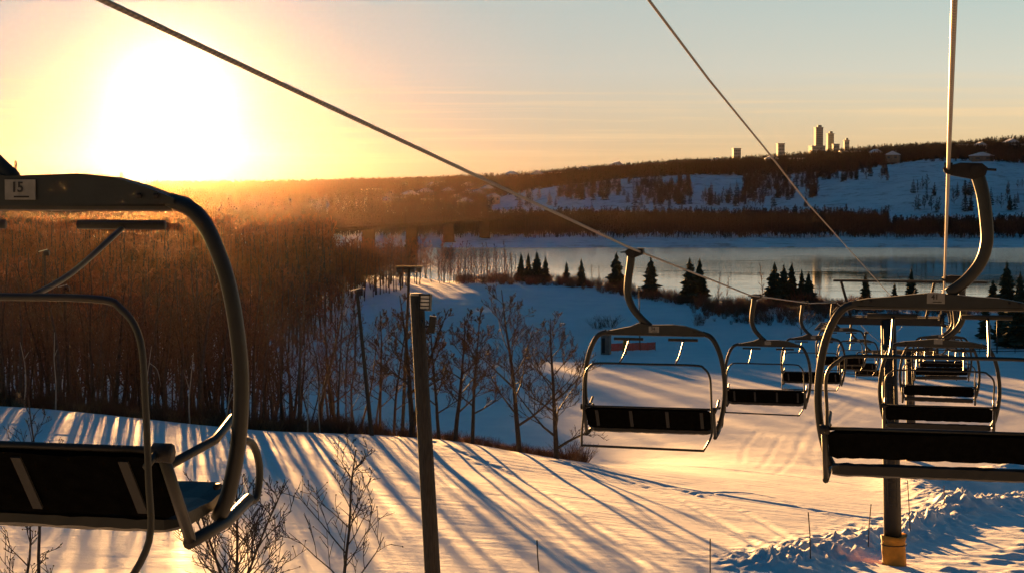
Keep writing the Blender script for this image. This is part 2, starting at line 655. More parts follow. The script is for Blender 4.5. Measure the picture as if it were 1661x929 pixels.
# rolling and chop
nearness = sstep(40, 70, YY) * (1 - sstep(200, 330, YY)) * 0.8 + 0.2
Z0 += fbm(XX * 0.045, YY * 0.045, 1, 3) * 0.28 * sstep(60, 140, YY)
Z0 += fbm(XX * 0.35, YY * 0.22, 2, 4) * 0.045 * nearness
# streaky combing across the slope (lines roughly along x)
Z0 += fbm(XX * 0.12 + YY * 0.02, YY * 2.2, 3, 2) * 0.014 * (1 - sstep(110, 150, YY))


def seg_dist(x, y, pts):
    best = np.full(x.shape, 1e9)
    for (ax, ay), (bx, by) in zip(pts[:-1], pts[1:]):
        dx, dy = bx - ax, by - ay
        t = np.clip(((x - ax) * dx + (y - ay) * dy) / (dx * dx + dy * dy), 0, 1)
        best = np.minimum(best, np.hypot(x - ax - t * dx, y - ay - t * dy))
    return best


def G0(px, py):
    """rough ground point (plain table, no relief) seen at a pixel"""
    u = (px - CX) / F
    S = ray(px, py)
    s = S.z / S.y
    ys_ = np.arange(40, 460, 0.25)
    zz = cubic(ucol, cubic(rowsY, tab, ys_).T, np.array([u]))[0]
    k = np.argmax(zz > s * ys_)
    y = ys_[k]
    return u * y, y


# the chunky windrow that edges the groomed run, and the rutted lane beside it
berm = [G0(1255, 922), G0(1300, 906), G0(1400, 885), G0(1480, 862), G0(1560, 835), G0(1680, 812), G0(1800, 800)]
bd = seg_dist(XX, YY, berm)
lump = np.abs(fbm(XX * 1.3, YY * 1.0, 8, 4))
chunk = np.maximum(fbm(XX * 3.1, YY * 2.2, 9, 3), 0)
Z0 += np.exp(-(bd / 1.5) ** 2) * (0.22 + 0.42 * lump + 0.34 * chunk)
Z0 += np.exp(-(bd / 2.6) ** 2) * (0.12 * lump + 0.22 * chunk)
# second bank further along
berm2 = [G0(1475, 778), G0(1500, 806), G0(1560, 830)]
bd2 = seg_dist(XX, YY, berm2)
Z0 += np.exp(-(bd2 / 1.8) ** 2) * (0.55 + 0.4 * lump)
berm3 = [G0(1560, 790), G0(1620, 775), G0(1680, 770)]
bd3 = seg_dist(XX, YY, berm3)
Z0 += np.exp(-(bd3 / 2.4) ** 2) * (0.7 + 0.5 * lump)
# ruts in the right corner
rut = ((PXg > 1440) & (YY < 95)).astype(float) * sstep(2.5, 6, bd)
Z0 += rut * sstep(1440, 1540, PXg) * np.sin((YY * 2.1 + XX * 1.0 + fbm(XX * 0.3, YY * 0.3, 12, 3) * 3.0)) * 0.05
Z0 += rut * np.maximum(fbm(XX * 1.1, YY * 0.9, 13, 3), 0) * 0.22
# old ski tracks and cat tracks curving over the run


def track(pxs, wdt, dep):
    pts = [G0(*p) for p in pxs]
    sp = [(p.x, p.y) for p in smooth_path([(a, b, 0) for a, b in pts], 6)]
    x0, x1 = min(p[0] for p in sp) - 2, max(p[0] for p in sp) + 2
    y0, y1 = min(p[1] for p in sp) - 2, max(p[1] for p in sp) + 2
    msk = (XX > x0) & (XX < x1) & (YY > y0) & (YY < y1)
    d = seg_dist(XX[msk], YY[msk], sp)
    Z0[msk] += -np.exp(-(d / wdt) ** 2) * dep + np.exp(-((d - wdt * 1.8) / wdt) ** 2) * dep * 0.5


for tr in [([(900, 748), (1050, 790), (1180, 850), (1300, 929)], 0.25, 0.07),
           ([(915, 748), (1070, 785), (1210, 830), (1340, 905)], 0.25, 0.07),
           ([(950, 757), (1100, 790), (1250, 815), (1480, 850)], 0.3, 0.07),
           ([(700, 716), (850, 780), (1000, 880), (1050, 929)], 0.25, 0.05),
           ([(1120, 800), (1220, 800), (1330, 830), (1420, 860)], 0.2, 0.05),
           ([(980, 745), (1100, 755), (1250, 770), (1400, 790)], 0.3, 0.06),
           ([(1390, 640), (1330, 680), (1300, 720), (1330, 760)], 0.3, 0.018),
           ([(1400, 655), (1345, 695), (1320, 735), (1350, 770)], 0.3, 0.018),
           ([(1230, 700), (1210, 725), (1205, 750)], 0.2, 0.02), ([(1270, 705), (1255, 730), (1235, 760)], 0.2, 0.02),
           ([(1300, 715), (1290, 740), (1262, 770)], 0.2, 0.02)]:
    track(*tr)

ground = sheet('ground', Uv, Yv, Z0, M['snow'])
ground['label'] = 'groomed snow of the ski slope and river flat'

# ------------------------------------------------------------------ river and far side
WZ = CAMZ - 27.5
wm = MB()
wm._add([(-1500, 340, WZ), (1500, 340, WZ), (1500, 830, WZ), (-1500, 830, WZ)], [(0, 1, 2, 3)])
river = wm.build('river', M['water'], smooth=False)
tag(river, 'open river water mirroring the evening sky', kind='structure')

pc2 = [-900, 0, 300, 450, 640, 740, 810, 900, 960, 1120, 1200, 1300, 1400, 1530, 1661, 2400]
r2 = [770, 784, 792, 850, 900, 1100, 1200, 1450, 1700, 2000, 2600, 4200]
t2 = [
    [-31] * 16,
    [-29] * 16,
    [-27.2] * 16,
    [-26.7] * 16,
    [-25.6] * 16,
    [-24, -24, -24, -24, -24, -24, -24, -23.5, -23.5, -23.5, -23.5, -23.5, -22, -19, -18, -17],
    [-22, -22, -22, -22, -21, -21, -21.5, -19, -18, -15, -16, -14, -9.5, -6, -6, -5],
    [-16, -16, -15, -13, -11, -13, -12.4, -2.5, 1.5, 7.8, 7.0, 7.5, 12.4, 19.9, 19.5, 22],
    [-10, -9, -9, -8, -4, -2, 0.0, 5.0, 8.0, 13, 16.5, 21, 26, 31, 36, 42],
    [-6, -6, -6, -5, -3, -1, 0, 4, 8, 14, 17, 23, 28, 33, 38, 46],
    [-5, -5, -5, -4, -3, -2, -2, 0, 2, 6, 8, 12, 14, 18, 20, 25],
    [-25] * 16]
t2 = np.array(t2, float)
uc2 = np.array([(p - CX) / F for p in pc2])
Y2 = np.concatenate([np.arange(770, 910, 2.5), np.arange(910, 1300, 5), np.arange(1300, 2000, 7), np.linspace(2000, 4200, 60)])
U2 = np.linspace(-0.62, 0.62, 520)
U2 = np.sign(U2) * (np.abs(U2) / 0.62) ** 1.2 * 0.62
U2 = np.unique(U2)
X2 = U2[None, :] * (Y2[:, None] + 25)
YY2 = np.repeat(Y2[:, None], len(U2), 1)
TU2 = X2 / YY2
Z2 = np.empty_like(X2)
Zr2 = cubic(r2, t2, Y2)
for i in range(len(Y2)):
    Z2[i] = cubic(uc2, Zr2[i], TU2[i])
Z2 += fbm(X2 * 0.012, YY2 * 0.012, 21, 4) * 4.0 * sstep(1120, 1300, YY2) * (1 - 0.5 * sstep(1400, 1600, YY2))
Z2 += fbm(X2 * 0.05, YY2 * 0.035, 22, 4) * 0.9 * sstep(1000, 1200, YY2)
Z2 += np.maximum(fbm(X2 * 0.06, YY2 * 0.10, 23, 4), 0) * 1.6 * sstep(845, 870, YY2) * (1 - sstep(900, 930, YY2))
Z2 += fbm(X2 * 0.02, YY2 * 0.0 + 1.2, 24, 3) * 0.8 * (1 - sstep(800, 830, YY2))
hills = sheet('hills', U2, Y2, Z2, M['snow_far'])
hills['label'] = 'snowy valley side across the river'


def bvh(o):
    me = o.data
    vs = [v.co for v in me.vertices]
    return BVHTree.FromPolygons(vs, [tuple(p.vertices) for p in me.polygons])


bv_near, bv_far = bvh(ground), bvh(hills)


def zat(x, y):
    for b in (bv_near, bv_far):
        h = b.ray_cast(Vector((x, y, 400)), Vector((0, 0, -1)))
        if h[0] is not None and (h[0].z > WZ - 0.3 or b is bv_far):
            return h[0].z
    return WZ


def hit(px, py, far=False):
    """ground point seen at a photograph pixel"""
    d = ray(px, py).normalized()
    h = (bv_far if far else bv_near).ray_cast(Vector((0, 0, CAMZ)), d)
    return h[0]


def gnd(px, Y, sink=0.0):
    """ground point in the direction of pixel column px at distance Y"""
    x = (px - CX) / F * Y
    return Vector((x, Y, zat(x, Y) - sink))


# ------------------------------------------------------------------ trees
def bare_tree(seed, h=9.0, tr=0.13, spread=1.0, first=0.25, nb=11, levels=3, twig=0.008, lean=0.03, up=0.5, sub=4, bend=0.06,
              fork=None, sides=(7, 4, 3, 3), buds=0.0):
    """returns trunk MB and crown MB of a leafless broadleaf tree"""
    rr = random.Random(seed)
    trunk, crown = MB(), MB()

    def limb(mb, p, d, L, r0, r1, n, ns, wob):
        pts, rs = [p.copy()], [r0]
        for i in range(n):
            d = (d + Vector((rr.uniform(-1, 1), rr.uniform(-1, 1), rr.uniform(-.6, 1))) * wob).normalized()
            p = p + d * (L / n)
            pts.append(p.copy())
            rs.append(r0 + (r1 - r0) * (i + 1) / n)
        mb.tube(pts, rs, ns, cap=False)
        return pts, rs

    def branch(p, d, L, r, lev):
        n = 4 if lev < 2 else 3
        pts, rs = limb(crown, p, d, L, r, max(twig * 0.6, r * 0.35), n, sides[min(lev, 3)], 0.16)
        if lev >= levels:
            if buds and rr.random() < buds:
                crown.blob(pts[-1], 0.022, rr.random())
            return
        k = max(2, int(sub * (1.0 - 0.12 * lev) + rr.random()))
        for i in range(k):
            t = 0.25 + 0.75 * (i + rr.random() * 0.8) / k
            q = t * n
            a = min(int(q), n - 1)
            pp = pts[a].lerp(pts[a + 1], min(q - a, 1))
            dd = (pts[a + 1] - pts[a]).normalized()
            side = Vector((rr.uniform(-1, 1), rr.uniform(-1, 1), rr.uniform(-0.3, 0.8)))
            side = (side - dd * side.dot(dd)).normalized()
            nd = (dd * 0.75 + side * 0.7 + Vector((0, 0, 0.18))).normalized()
            branch(pp, nd, L * rr.uniform(0.42, 0.68) * (1.05 - 0.35 * t), max(twig, rs[a] * 0.55), lev + 1)

    d0 = Vector((rr.uniform(-lean, lean), rr.uniform(-lean, lean), 1)).normalized()
    stems = [(Vector((0, 0, -0.3)), d0, h, tr)]
    if fork:
        for ang in fork:
            stems.append((Vector((0, 0, h * 0.05)), Vector((math.sin(ang), rr.uniform(-.1, .1), math.cos(ang))), h * 0.86, tr * 0.8))
    for (p0, dd0, hh, t0) in stems:
        pts, rs = limb(trunk, p0, dd0, hh, t0, twig * 1.4, 9, sides[0], bend)
        for i in range(nb):
            t = first + (0.97 - first) * (i + rr.random() * 0.6) / nb
            q = t * 9
            a = min(int(q), 8)
            pp = pts[a].lerp(pts[a + 1], q - a)
            az = i * 2.4 + rr.uniform(-.5, .5)
            e = up + 0.45 * t
            d = Vector((math.cos(az), math.sin(az), e)).normalized()
            L = hh * 0.36 * spread * (1.12 - t) * rr.uniform(0.75, 1.2) + 0.25
            branch(pp, d, L, max(twig, rs[a] * 0.5), 1)
    return trunk, crown


def spruce(seed, h=8.0, w=1.9, rows=20, per=11, drop=0.35, needle_len=None):
    rr = random.Random(seed)
    trunk, crown = MB(), MB()
    trunk.tube([(0, 0, -0.3), (0, 0, h * 0.5), (0, 0, h * 0.99)], [h * 0.018, h * 0.010, h * 0.002], 6, cap=False)
    for i in range(rows):
        t = i / (rows - 1)
        z = h * (0.06 + 0.92 * t ** 0.93)
        rad = w * (1 - t) ** 0.85 * rr.uniform(0.68, 1.2) + 0.08
        k = max(4, int(per * (1 - t * 0.55)))
        a0 = rr.random() * 6.28
        for j in range(k):
            a = a0 + 6.283 * j / k + rr.uniform(-.25, .25)
            L = rad * rr.uniform(0.5, 1.25)
            if rr.random() < 0.14:
                L *= 0.45
            ca, sa = math.cos(a), math.sin(a)
            dz = -L * drop * rr.uniform(0.6, 1.3)
            side = L * 0.30 + 0.05
            pts = [Vector((0, 0, z + 0.05)), Vector((ca * L * .5 - sa * side, sa * L * .5 + ca * side, z + dz * .45 - 0.05)),
                   Vector((ca * L, sa * L, z + dz + L * 0.08)), Vector((ca * L * .5 + sa * side, sa * L * .5 - ca * side, z + dz * .45 - 0.05)),
                   Vector((ca * L * .55, sa * L * .55, z + dz * .3 + h * 0.014)),
                   Vector((ca * L * .6, sa * L * .6, z + dz * .8 - h * 0.035))]
            crown._add([tuple(p) for p in pts], [(0, 1, 4), (1, 2, 4), (2, 3, 4), (3, 0, 4), (0, 5, 2), (1, 5, 3)])
    return trunk, crown


def bush(seed, h=2.0, stems=26, spread=0.5, r=0.012, sub=3):
    rr = random.Random(seed)
    mb = MB()
    for i in range(stems):
        a = rr.random() * 6.28
        q = rr.random() ** 0.5 * spread * h * 0.4
        p = Vector((math.cos(a) * q, math.sin(a) * q, -0.1))
        d = Vector((math.cos(a) * spread * rr.random(), math.sin(a) * spread * rr.random(), 1)).normalized()
        L = h * rr.uniform(0.6, 1.05)
        pts = [p]
        for k in range(4):
            d = (d + Vector((rr.uniform(-1, 1), rr.uniform(-1, 1), 0)) * 0.12).normalized()
            pts.append(pts[-1] + d * L / 4)
        mb.tube(pts, [r, r * .9, r * .8, r * .6, r * .3], 3, cap=False)
        for k in range(sub):
            s = rr.randint(1, 3)
            dd = (d + Vector((rr.uniform(-1, 1), rr.uniform(-1, 1), rr.uniform(-.2, .6))) * 0.8).normalized()
            mb.tube([pts[s], pts[s] + dd * L * rr.uniform(.15, .35)], [r * .6, r * .25], 3, cap=False)
    return mb


def tree_thing(name, tm, cm, mt, mc, loc, label, cat='tree', group=None, rz=0, sc=1.0):
    e = empty(name, loc, rz)
    e.scale = (sc, sc, sc)
    tag(e, label, cat, group)
    for nm, me in (('trunk', tm), ('crown', cm)):
        o = bpy.data.objects.new(nm, me)
        C.objects.link(o)
        o.parent = e
    return e


def tree_meshes(nm, gen, mt, mc):
    t, c = gen
    return t.mesh(nm + '_trunk', mt), c.mesh(nm + '_crown', mc, smooth=False)


# -- the row of bare trees along the crest
crest = [  # px, base distance, height, kind args, label
    (668, 104, 8.6, dict(seed=3, tr=.20, spread=.8, first=.3, nb=9, fork=(0.16,)), 'forked leafless tree just left of the big light pole'),
    (712, 104, 7.2, dict(seed=4, tr=.12, spread=.8, lean=.1), 'slim leaning leafless tree right behind the big light pole'),
    (738, 104, 7.6, dict(seed=5, tr=.15, spread=.9), 'second leafless tree right of the big light pole, straight trunk'),
    (766, 104, 8.0, dict(seed=6, tr=.13, spread=.9), 'third leafless tree right of the big light pole, thin crown'),
    (843, 103.5, 9.8, dict(seed=8, tr=.17, spread=1.1, first=.16, nb=13, up=.75), 'tallest wide leafless tree standing alone on the crest of the slope'),
    (904, 103, 8.4, dict(seed=9, tr=.17, spread=1.15, first=.10, nb=14, up=.6), 'spreading leafless tree with low limbs at the right end of the crest row'),
    (638, 108, 8.0, dict(seed=10, tr=.10, spread=.7), 'thin leafless tree between the far light pole and the forked tree'),
    (615, 110, 8.4, dict(seed=12, tr=.10, spread=.7), 'thin leafless tree close beside the far light pole'),
]
for px, Y, h, kw, lab in crest:
    kw = dict(kw)
    kw.setdefault('nb', 12)
    tm, cm = tree_meshes('crest_tree', bare_tree(h=h, twig=0.017, levels=4, sub=6, **kw), M['bark'], M['twig_gold'])
    tree_thing('bare_tree', tm, cm, None, None, gnd(px, Y), lab)

# -- the woods on the left, tree by tree
woods_var = []
for k in range(7):
    woods_var.append(tree_meshes('woods_tree', bare_tree(40 + k, h=8.2 + 0.9 * (k % 3), tr=.075 + .03 * (k % 4), spread=(.62, .95, .75, 1.1)[k % 4], first=(.2, .35, .5, .3)[k % 4], nb=10, levels=3,
                                                         sub=5, twig=0.014, lean=.10, bend=.10, up=(.8, .45, .6)[k % 3]), M['bark'] if k % 2 else M['bark_grey'], M['twig']))
wr = random.Random(5)
cnt = 0
for i in range(268):
    px = -60 + 680 * ((i * 0.618034) % 1.0)
    depth = wr.random() ** 1.4
    Y = 106.5 + depth * (34 if px < 430 else 30)
    if px > 430 and wr.random() < (px - 400) / 260:
        continue
    Y += 0 if px < 560 else 2
    v = wr.randrange(7)
    tm, cm = woods_var[v]
    sc = wr.uniform(0.62, 1.15) * (1.0 if px < 430 else 0.97)
    tree_thing('woods_tree', tm, cm, None, None, gnd(px, Y), 'leafless tree in the dense woods at the left, glowing orange against the sun',
               'tree', 'trees of the woods on the left', wr.random() * 6.28, sc)
    cnt += 1


# -- pale dead stems at the wood's edge
def stem_tree(path, side, px, Y, lab, pale=True, r=.05):
    mb, c = MB(), MB()
    mb.tube(smooth_path(path, 3), [r * (1 - 0.75 * i / (3 * (len(path) - 1))) for i in range(3 * (len(path) - 1) + 1)], 6)
    for sp in side:
        c.tube(smooth_path(sp, 3), [r * .55 * (1 - 0.7 * i / (3 * (len(sp) - 1))) for i in range(3 * (len(sp) - 1) + 1)], 5)
    e = empty('dead_sapling', gnd(px, Y))
    tag(e, lab, 'sapling')
    mb.build('trunk', M['bark_pale'] if pale else M['bark'], e)
    c.build('branch', M['bark_pale'] if pale else M['bark'], e)


stem_tree([(0, 0, -.2), (.05, 0, 1.5), (-.04, 0, 3.0), (.02, 0, 4.6)], [[(0, 0, 3.2), (.15, 0, 3.6)]], 86, 105.4, 'tall pale dead stem, straight, at the edge of the left woods')
stem_tree([(0, 0, -.2), (.15, 0, 1.4), (.1, 0, 2.6), (-.15, 0, 3.9)], [[(.1, 0, 2.9), (.35, 0, 3.3)]], 34, 105.8, 'pale bent dead stem with a short side branch, leftmost in the woods')
stem_tree([(0, 0, -.2), (.0, 0, 1.3), (.2, 0, 2.8), (.42, 0, 4.3)], [[(.2, 0, 2.7), (-.1, 0, 3.3), (-.2, 0, 3.9)], [(.3, 0, 3.3), (.75, 0, 2.9), (.95, 0, 1.9)]],
          232, 105.2, 'pale forked dead sapling with a drooping arm at the wood edge')
stem_tree([(0, 0, -.2), (-.05, 0, 1.3), (.1, 0, 2.8), (.25, 0, 4.2)], [[(.0, 0, 2.0), (-.3, 0, 3.0)]], 305, 105.4, 'pale dead stem with one upswept side branch at the wood edge')
stem_tree([(0, 0, -.2), (.2, 0, 1.3), (.42, 0, 2.9)], [[(.2, 0, 1.3), (.5, 0, 2.0)]], 362, 105.2, 'pale leaning dead stem close behind the hanging chair fifteen')
stem_tree([(0, 0, -.2), (.02, 0, 1.5), (.12, 0, 3.6)], [[(.02, 0, 1.5), (-.2, 0, 2.4)]], 497, 105.2, 'thin pale stem at the right end of the dense woods')
stem_tree([(0, 0, -.2), (-.12, 0, 1.5), (.05, 0, 3.3)], [[(-.1, 0, 1.7), (.2, 0, 2.6)]], 518, 105.6, 'second thin pale stem at the right end of the dense woods')

# -- foreground saplings
for px, Y, h, kw, lab in [
    (548, 50, 5.2, dict(seed=61, first=.2, nb=15, spread=1.35, up=.9), 'upright leafless sapling with catkins in front of the snow, left of the light pole'),
    (370, 47, 4.7, dict(seed=62, first=.12, nb=15, spread=1.2, up=1.0, fork=(.2, -.25)), 'bushy many-stemmed sapling below the end of chair fifteen'),
    (632, 43, 2.7, dict(seed=63, first=.3, nb=6, spread=1.0, up=.9, lean=.5), 'low leaning twig sapling at the foot of the light pole'),
    (20, 46, 3.9, dict(seed=64, first=.15, nb=8, spread=1.1, up=.9, lean=.25), 'leafless sapling at the lower left corner'),
    (55, 54, 6.6, dict(seed=65, first=.5, nb=5, spread=.8, up=1.1, lean=.25), 'thin slanting sapling showing above the back of chair fifteen')]:
    tm, cm = tree_meshes('sapling', bare_tree(h=h, tr=.06, levels=3, sub=4, twig=.0125, bend=.10, buds=.45, **kw), M['bark'], M['bark'])
    tree_thing('sapling', tm, cm, None, None, gnd(px, Y), lab, 'sapling')

# -- spruces along the near river bank
sp_var = [tree_meshes('spruce', spruce(70 + k, 8.0, (2.1, 1.8, 2.5, 2.0)[k], 26, 17), M['bark'], M['needle']) for k in range(4)]
bank_spruces = [  # px, base py, top py, label
    (845, 449, 410, 'first dark spruce of the tight row of four on the river bank'),
    (857, 450, 409, 'second dark spruce of the tight row of four on the river bank'),
    (871, 450, 407, 'third dark spruce of the tight row of four on the river bank'),
    (885, 451, 415, 'last dark spruce of the tight row of four on the river bank'),
    (919, 452, 424, 'smallest spruce on the river bank, between two larger ones'),
    (943, 453, 418, 'lone slender spruce on the river bank left of the middle chair hanger'),
    (1000, 458, 408, 'spruce half hidden behind the hanger of the middle chair'),
    (1056, 466, 414, 'full round spruce right of the middle chair hanger'),
    (1119, 480, 417, 'left one of the twin spruces on the bank'),
    (1135, 483, 418, 'right one of the twin spruces on the bank'),
    (1257, 488, 424, 'first of the cluster of bank spruces behind the rust bush'),
    (1272, 489, 427, 'second of the cluster of bank spruces behind the rust bush'),
    (1285, 490, 425, 'third of the cluster of bank spruces behind the rust bush'),
    (1301, 492, 436, 'fourth of the cluster of bank spruces behind the rust bush'),
    (1312, 492, 440, 'last of the cluster of bank spruces behind the rust bush'),
    (1405, 497, 442, 'pointed spruce under the lift tower rail at its left end'),
    (1452, 492, 458, 'small spruce seen under the lift tower rail'),
    (1479, 496, 434, 'tall spruce behind the middle of the lift tower rail'),
    (1612, 505, 452, 'spruce just right of the hanger of chair 41'),
    (1634, 515, 424, 'tallest dark spruce near the right edge of the river bank'),
    (1656, 520, 440, 'dark spruce cut by the right edge'),
    (1628, 556, 478, 'low broad spruce in front of the dark group at right'),
    (1650, 562, 470, 'broad black spruce in front of the dark group, at the right edge'),
    (1600, 548, 486, 'small spruce at the left of the dark group at right')]
edge_of = lambda px: float(np.interp(px, [300, 600, 720, 905, 1000, 1050, 1100, 1200, 1450, 1661], [470, 410, 362, 352, 338, 329, 321, 314, 313, 314]))
for i, (px, by, ty, lab) in enumerate(bank_spruces):
    if by < 530:
        Y = edge_of(px) - 3 - (i % 3) * 2
    else:
        Y = hit(px, by).y
    p = gnd(px, Y)
    top = at(px, ty, Y).z
    sc = max(top - p.z, 3.0) / 8.0
    tm, cm = sp_var[i % 4]
    e = tree_thing('spruce_tree', tm, cm, None, None, p, lab, 'tree', None, i * 1.3, sc)
    if px in (1056, 1119, 1135, 1634, 1650):
        e.scale = (sc * 1.15, sc * 1.15, sc)


# -- geometry-node scatters for masses nobody could count
def scatter_group(nv):
    ng = bpy.data.node_groups.new('scatter_trees', 'GeometryNodeTree')
    ng.interface.new_socket('Geometry', in_out='INPUT', socket_type='NodeSocketGeometry')
    ng.interface.new_socket('Geometry', in_out='OUTPUT', socket_type='NodeSocketGeometry')
    return ng


def scatter(name, pts, rots, scls, sources, label, wid=None):
    me = bpy.data.meshes.new(name)
    me.from_pydata([tuple(p) for p in pts], [], [])
    for nm, arr in (('rot', rots), ('scl', scls)):
        at_ = me.attributes.new(nm, 'FLOAT', 'POINT')
        at_.data.foreach_set('value', np.asarray(arr, np.float32))
    av = me.attributes.new('var', 'INT', 'POINT')
    av.data.foreach_set('value', nprng.integers(0, len(sources), len(pts)).astype(np.int32))
    o = bpy.data.objects.new(name, me)
    C.objects.link(o)
    tag(o, label, kind='stuff')
    ng = bpy.data.node_groups.new(name, 'GeometryNodeTree')
    ng.interface.new_socket('Geometry', in_out='INPUT', socket_type='NodeSocketGeometry')
    ng.interface.new_socket('Geometry', in_out='OUTPUT', socket_type='NodeSocketGeometry')
    N = ng.nodes.new
    L = ng.links.new
    gi, go, join = N('NodeGroupInput'), N('NodeGroupOutput'), N('GeometryNodeJoinGeometry')

    def named(n_, t_):
        a = N('GeometryNodeInputNamedAttribute')
        a.data_type = t_
        a.inputs['Name'].default_value = n_
        return a.outputs['Attribute']
    rot, scl, var = named('rot', 'FLOAT'), named('scl', 'FLOAT'), named('var', 'INT')
    cr = N('ShaderNodeCombineXYZ')
    L(rot, cr.inputs['Z'])
    cs = N('ShaderNodeCombineXYZ')
    for k in 'XYZ':
        L(scl, cs.inputs[k])
    for i, s in enumerate(sources):
        cmp_ = N('FunctionNodeCompare')
        cmp_.data_type = 'INT'
        cmp_.operation = 'EQUAL'
        ia = [q for q in cmp_.inputs if q.type == 'INT']
        L(var, ia[0])
        ia[1].default_value = i
        oi = N('GeometryNodeObjectInfo')
        oi.transform_space = 'ORIGINAL'
        oi.inputs['Object'].default_value = s
        oi.inputs['As Instance'].default_value = True
        ip = N('GeometryNodeInstanceOnPoints')
        L(gi.outputs[0], ip.inputs['Points'])
        L(cmp_.outputs[0], ip.inputs['Selection'])
        L(oi.outputs['Geometry'], ip.inputs['Instance'])
        L(cr.outputs[0], ip.inputs['Rotation'])
        L(cs.outputs[0], ip.inputs['Scale'])
        L(ip.outputs[0], join.inputs[0])
    L(join.outputs[0], go.inputs[0])
    md = o.modifiers.new('scatter', 'NODES')
    md.node_group = ng
    return o


def merged(gen, nm, mats, loc, label, group, sc=1.0):
    """a far tree as one two-material mesh"""
    t, c = gen
    n = len(t.v)
    mb = MB()
    mb.v = t.v + c.v
    mb.f = t.f + [tuple(i + n for i in f) for f in c.f]
    mb.m = [0] * len(t.f) + [1] * len(c.f)
    o = mb.build(nm, mats, smooth=False, loc=loc)
    o.scale = (sc,) * 3
    return tag(o, label, 'tree', group)


# source trees, each standing in its own place in the scene
valley_src = []
for k, (px, Y) in enumerate([(560, 196), (530, 200), (575, 215), (545, 225)]):
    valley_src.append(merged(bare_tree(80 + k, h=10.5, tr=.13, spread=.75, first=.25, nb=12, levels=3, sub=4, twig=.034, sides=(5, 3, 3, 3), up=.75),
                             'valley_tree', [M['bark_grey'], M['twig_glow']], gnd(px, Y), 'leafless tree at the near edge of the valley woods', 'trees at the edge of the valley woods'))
far_bare = []
for k, px in enumerate((905, 990, 1110, 1230)):
    far_bare.append(merged(bare_tree(90 + k, h=10, tr=.18, spread=.8, first=.12, nb=12, levels=2, sub=6, twig=.11, sides=(4, 3, 3, 3), up=.7),
                           'far_bare_tree', [M['bark'], M['twig_far']], gnd(px, 892), 'leafless tree at the water-side edge of the far dark wood', 'trees at the edge of the far wood'))
far_spruce = []
for k, px in enumerate((960, 1040, 1180)):
    far_spruce.append(merged(spruce(100 + k, 9.5, 2.3, 11, 8), 'far_spruce_tree', [M['bark'], M['needle_far']], gnd(px, 1180 + 30 * k),
                             'small far spruce on the snowy bluff above the dark wood', 'spruces on the far bluff'))


def add_pts(lst, px0, px1, Y0, Y1, n, s0=.8, s1=1.2, keep=None, r=None):
    r = r or rnd
    for _ in range(n):
        Y = math.sqrt(r.uniform(Y0 ** 2, Y1 ** 2))
        px = r.uniform(px0, px1)
        x = (px - CX) / F * Y
        if keep and not keep(px, Y):
            continue
        z = zat(x, Y)
        if z < WZ + 0.2:
            continue
        lst.append((x, Y, z - 0.1, r.uniform(s0, s1)))


def do_scatter(name, lst, src, label):
    a = np.array(lst)
    return scatter(name, a[:, :3], nprng.random(len(a)) * 6.28, a[:, 3], src, label)


v = []
# the valley woods begin further away towards the right, leaving the white run open
lim = lambda px: float(np.interp(px, [-300, 300, 450, 520, 600, 720], [150, 165, 195, 262, 325, 350]))
add_pts(v, -500, 715, 150, 300, 1500, .55, 1.3, keep=lambda px, Y: Y > lim(px) + 25 * rnd.random())
add_pts(v, -500, 540, 300, 474, 3400, .65, 1.6, keep=lambda px, Y: Y > lim(px))
add_pts(v, 540, 760, 300, 474, 900, .6, 1.0, keep=lambda px, Y: Y > lim(px) and rnd.random() < (770 - px) / 240)
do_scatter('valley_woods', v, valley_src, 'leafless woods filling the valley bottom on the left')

v = []
add_pts(v, -300, 1380, 880, 1120, 7600, .75, 1.1)
add_pts(v, 1380, 2000, 880, 965, 1500, .6, 1.0)
add_pts(v, 1380, 1440, 965, 1100, 200, .6, 1.0)
add_pts(v, 830, 1900, 868, 884, 140, .25, .5)
do_scatter('riverside_woods', v, far_bare, 'dark leafless wood along the far river bank')

v = []
add_pts(v, -300, 790, 1180, 2000, 6500, .8, 1.2)
do_scatter('hillside_woods', v, far_bare + far_spruce[:1], 'woods covering the far valley side to the left')

v = []
add_pts(v, 560, 1900, 1500, 1780, 7000, .75, 1.15)
add_pts(v, 1500, 1900, 1440, 1520, 500, .6, 1.0)
add_pts(v, 300, 1500, 1780, 2000, 900, .8, 1.2)
sk = random.Random(31)
for _ in range(4200):
    px = sk.uniform(600, 1700)
    top = float(np.interp(px, [600, 740, 850, 960, 1100, 1300, 1500, 1661, 1700], [308, 304, 297, 288, 278, 264, 250, 240, 238]))
    bot = float(np.interp(px, [600, 790, 810, 900, 1000, 1120, 1200, 1300, 1380, 1440, 1530, 1600, 1661, 1700], [350, 350, 320, 303, 291, 284, 285, 284, 279, 268, 256, 262, 266, 268]))
    p = hit(px, sk.uniform(top, bot), True)
    if p is None or p.y > 2000:
        continue
    v.append((p.x, p.y, p.z - .1, sk.uniform(.7, 1.15)))
for (x0, x1), (y0, y1), n in [((900, 1125), (300, 325), 320), ((1205, 1325), (288, 322), 260), ((1325, 1440), (264, 292), 170), ((1060, 1240), (322, 335), 150), ((1480, 1661), (300, 345), 60)]:
    for _ in range(n):
        px, py = sk.uniform(x0, x1), sk.uniform(y0, y1)
        # leave gaps of open snow
        if math.sin(px * .11) + math.sin(px * .047 + 1) + math.sin(py * .5) < -.35:
            continue
        p = hit(px, py, True)
        if p is not None and p.y < 1600:
            v.append((p.x, p.y, p.z - .1, sk.uniform(.5, 1.1)))
do_scatter('skyline_woods', v, far_spruce + far_bare[:3], 'belt of spruce and bare trees along the skyline')

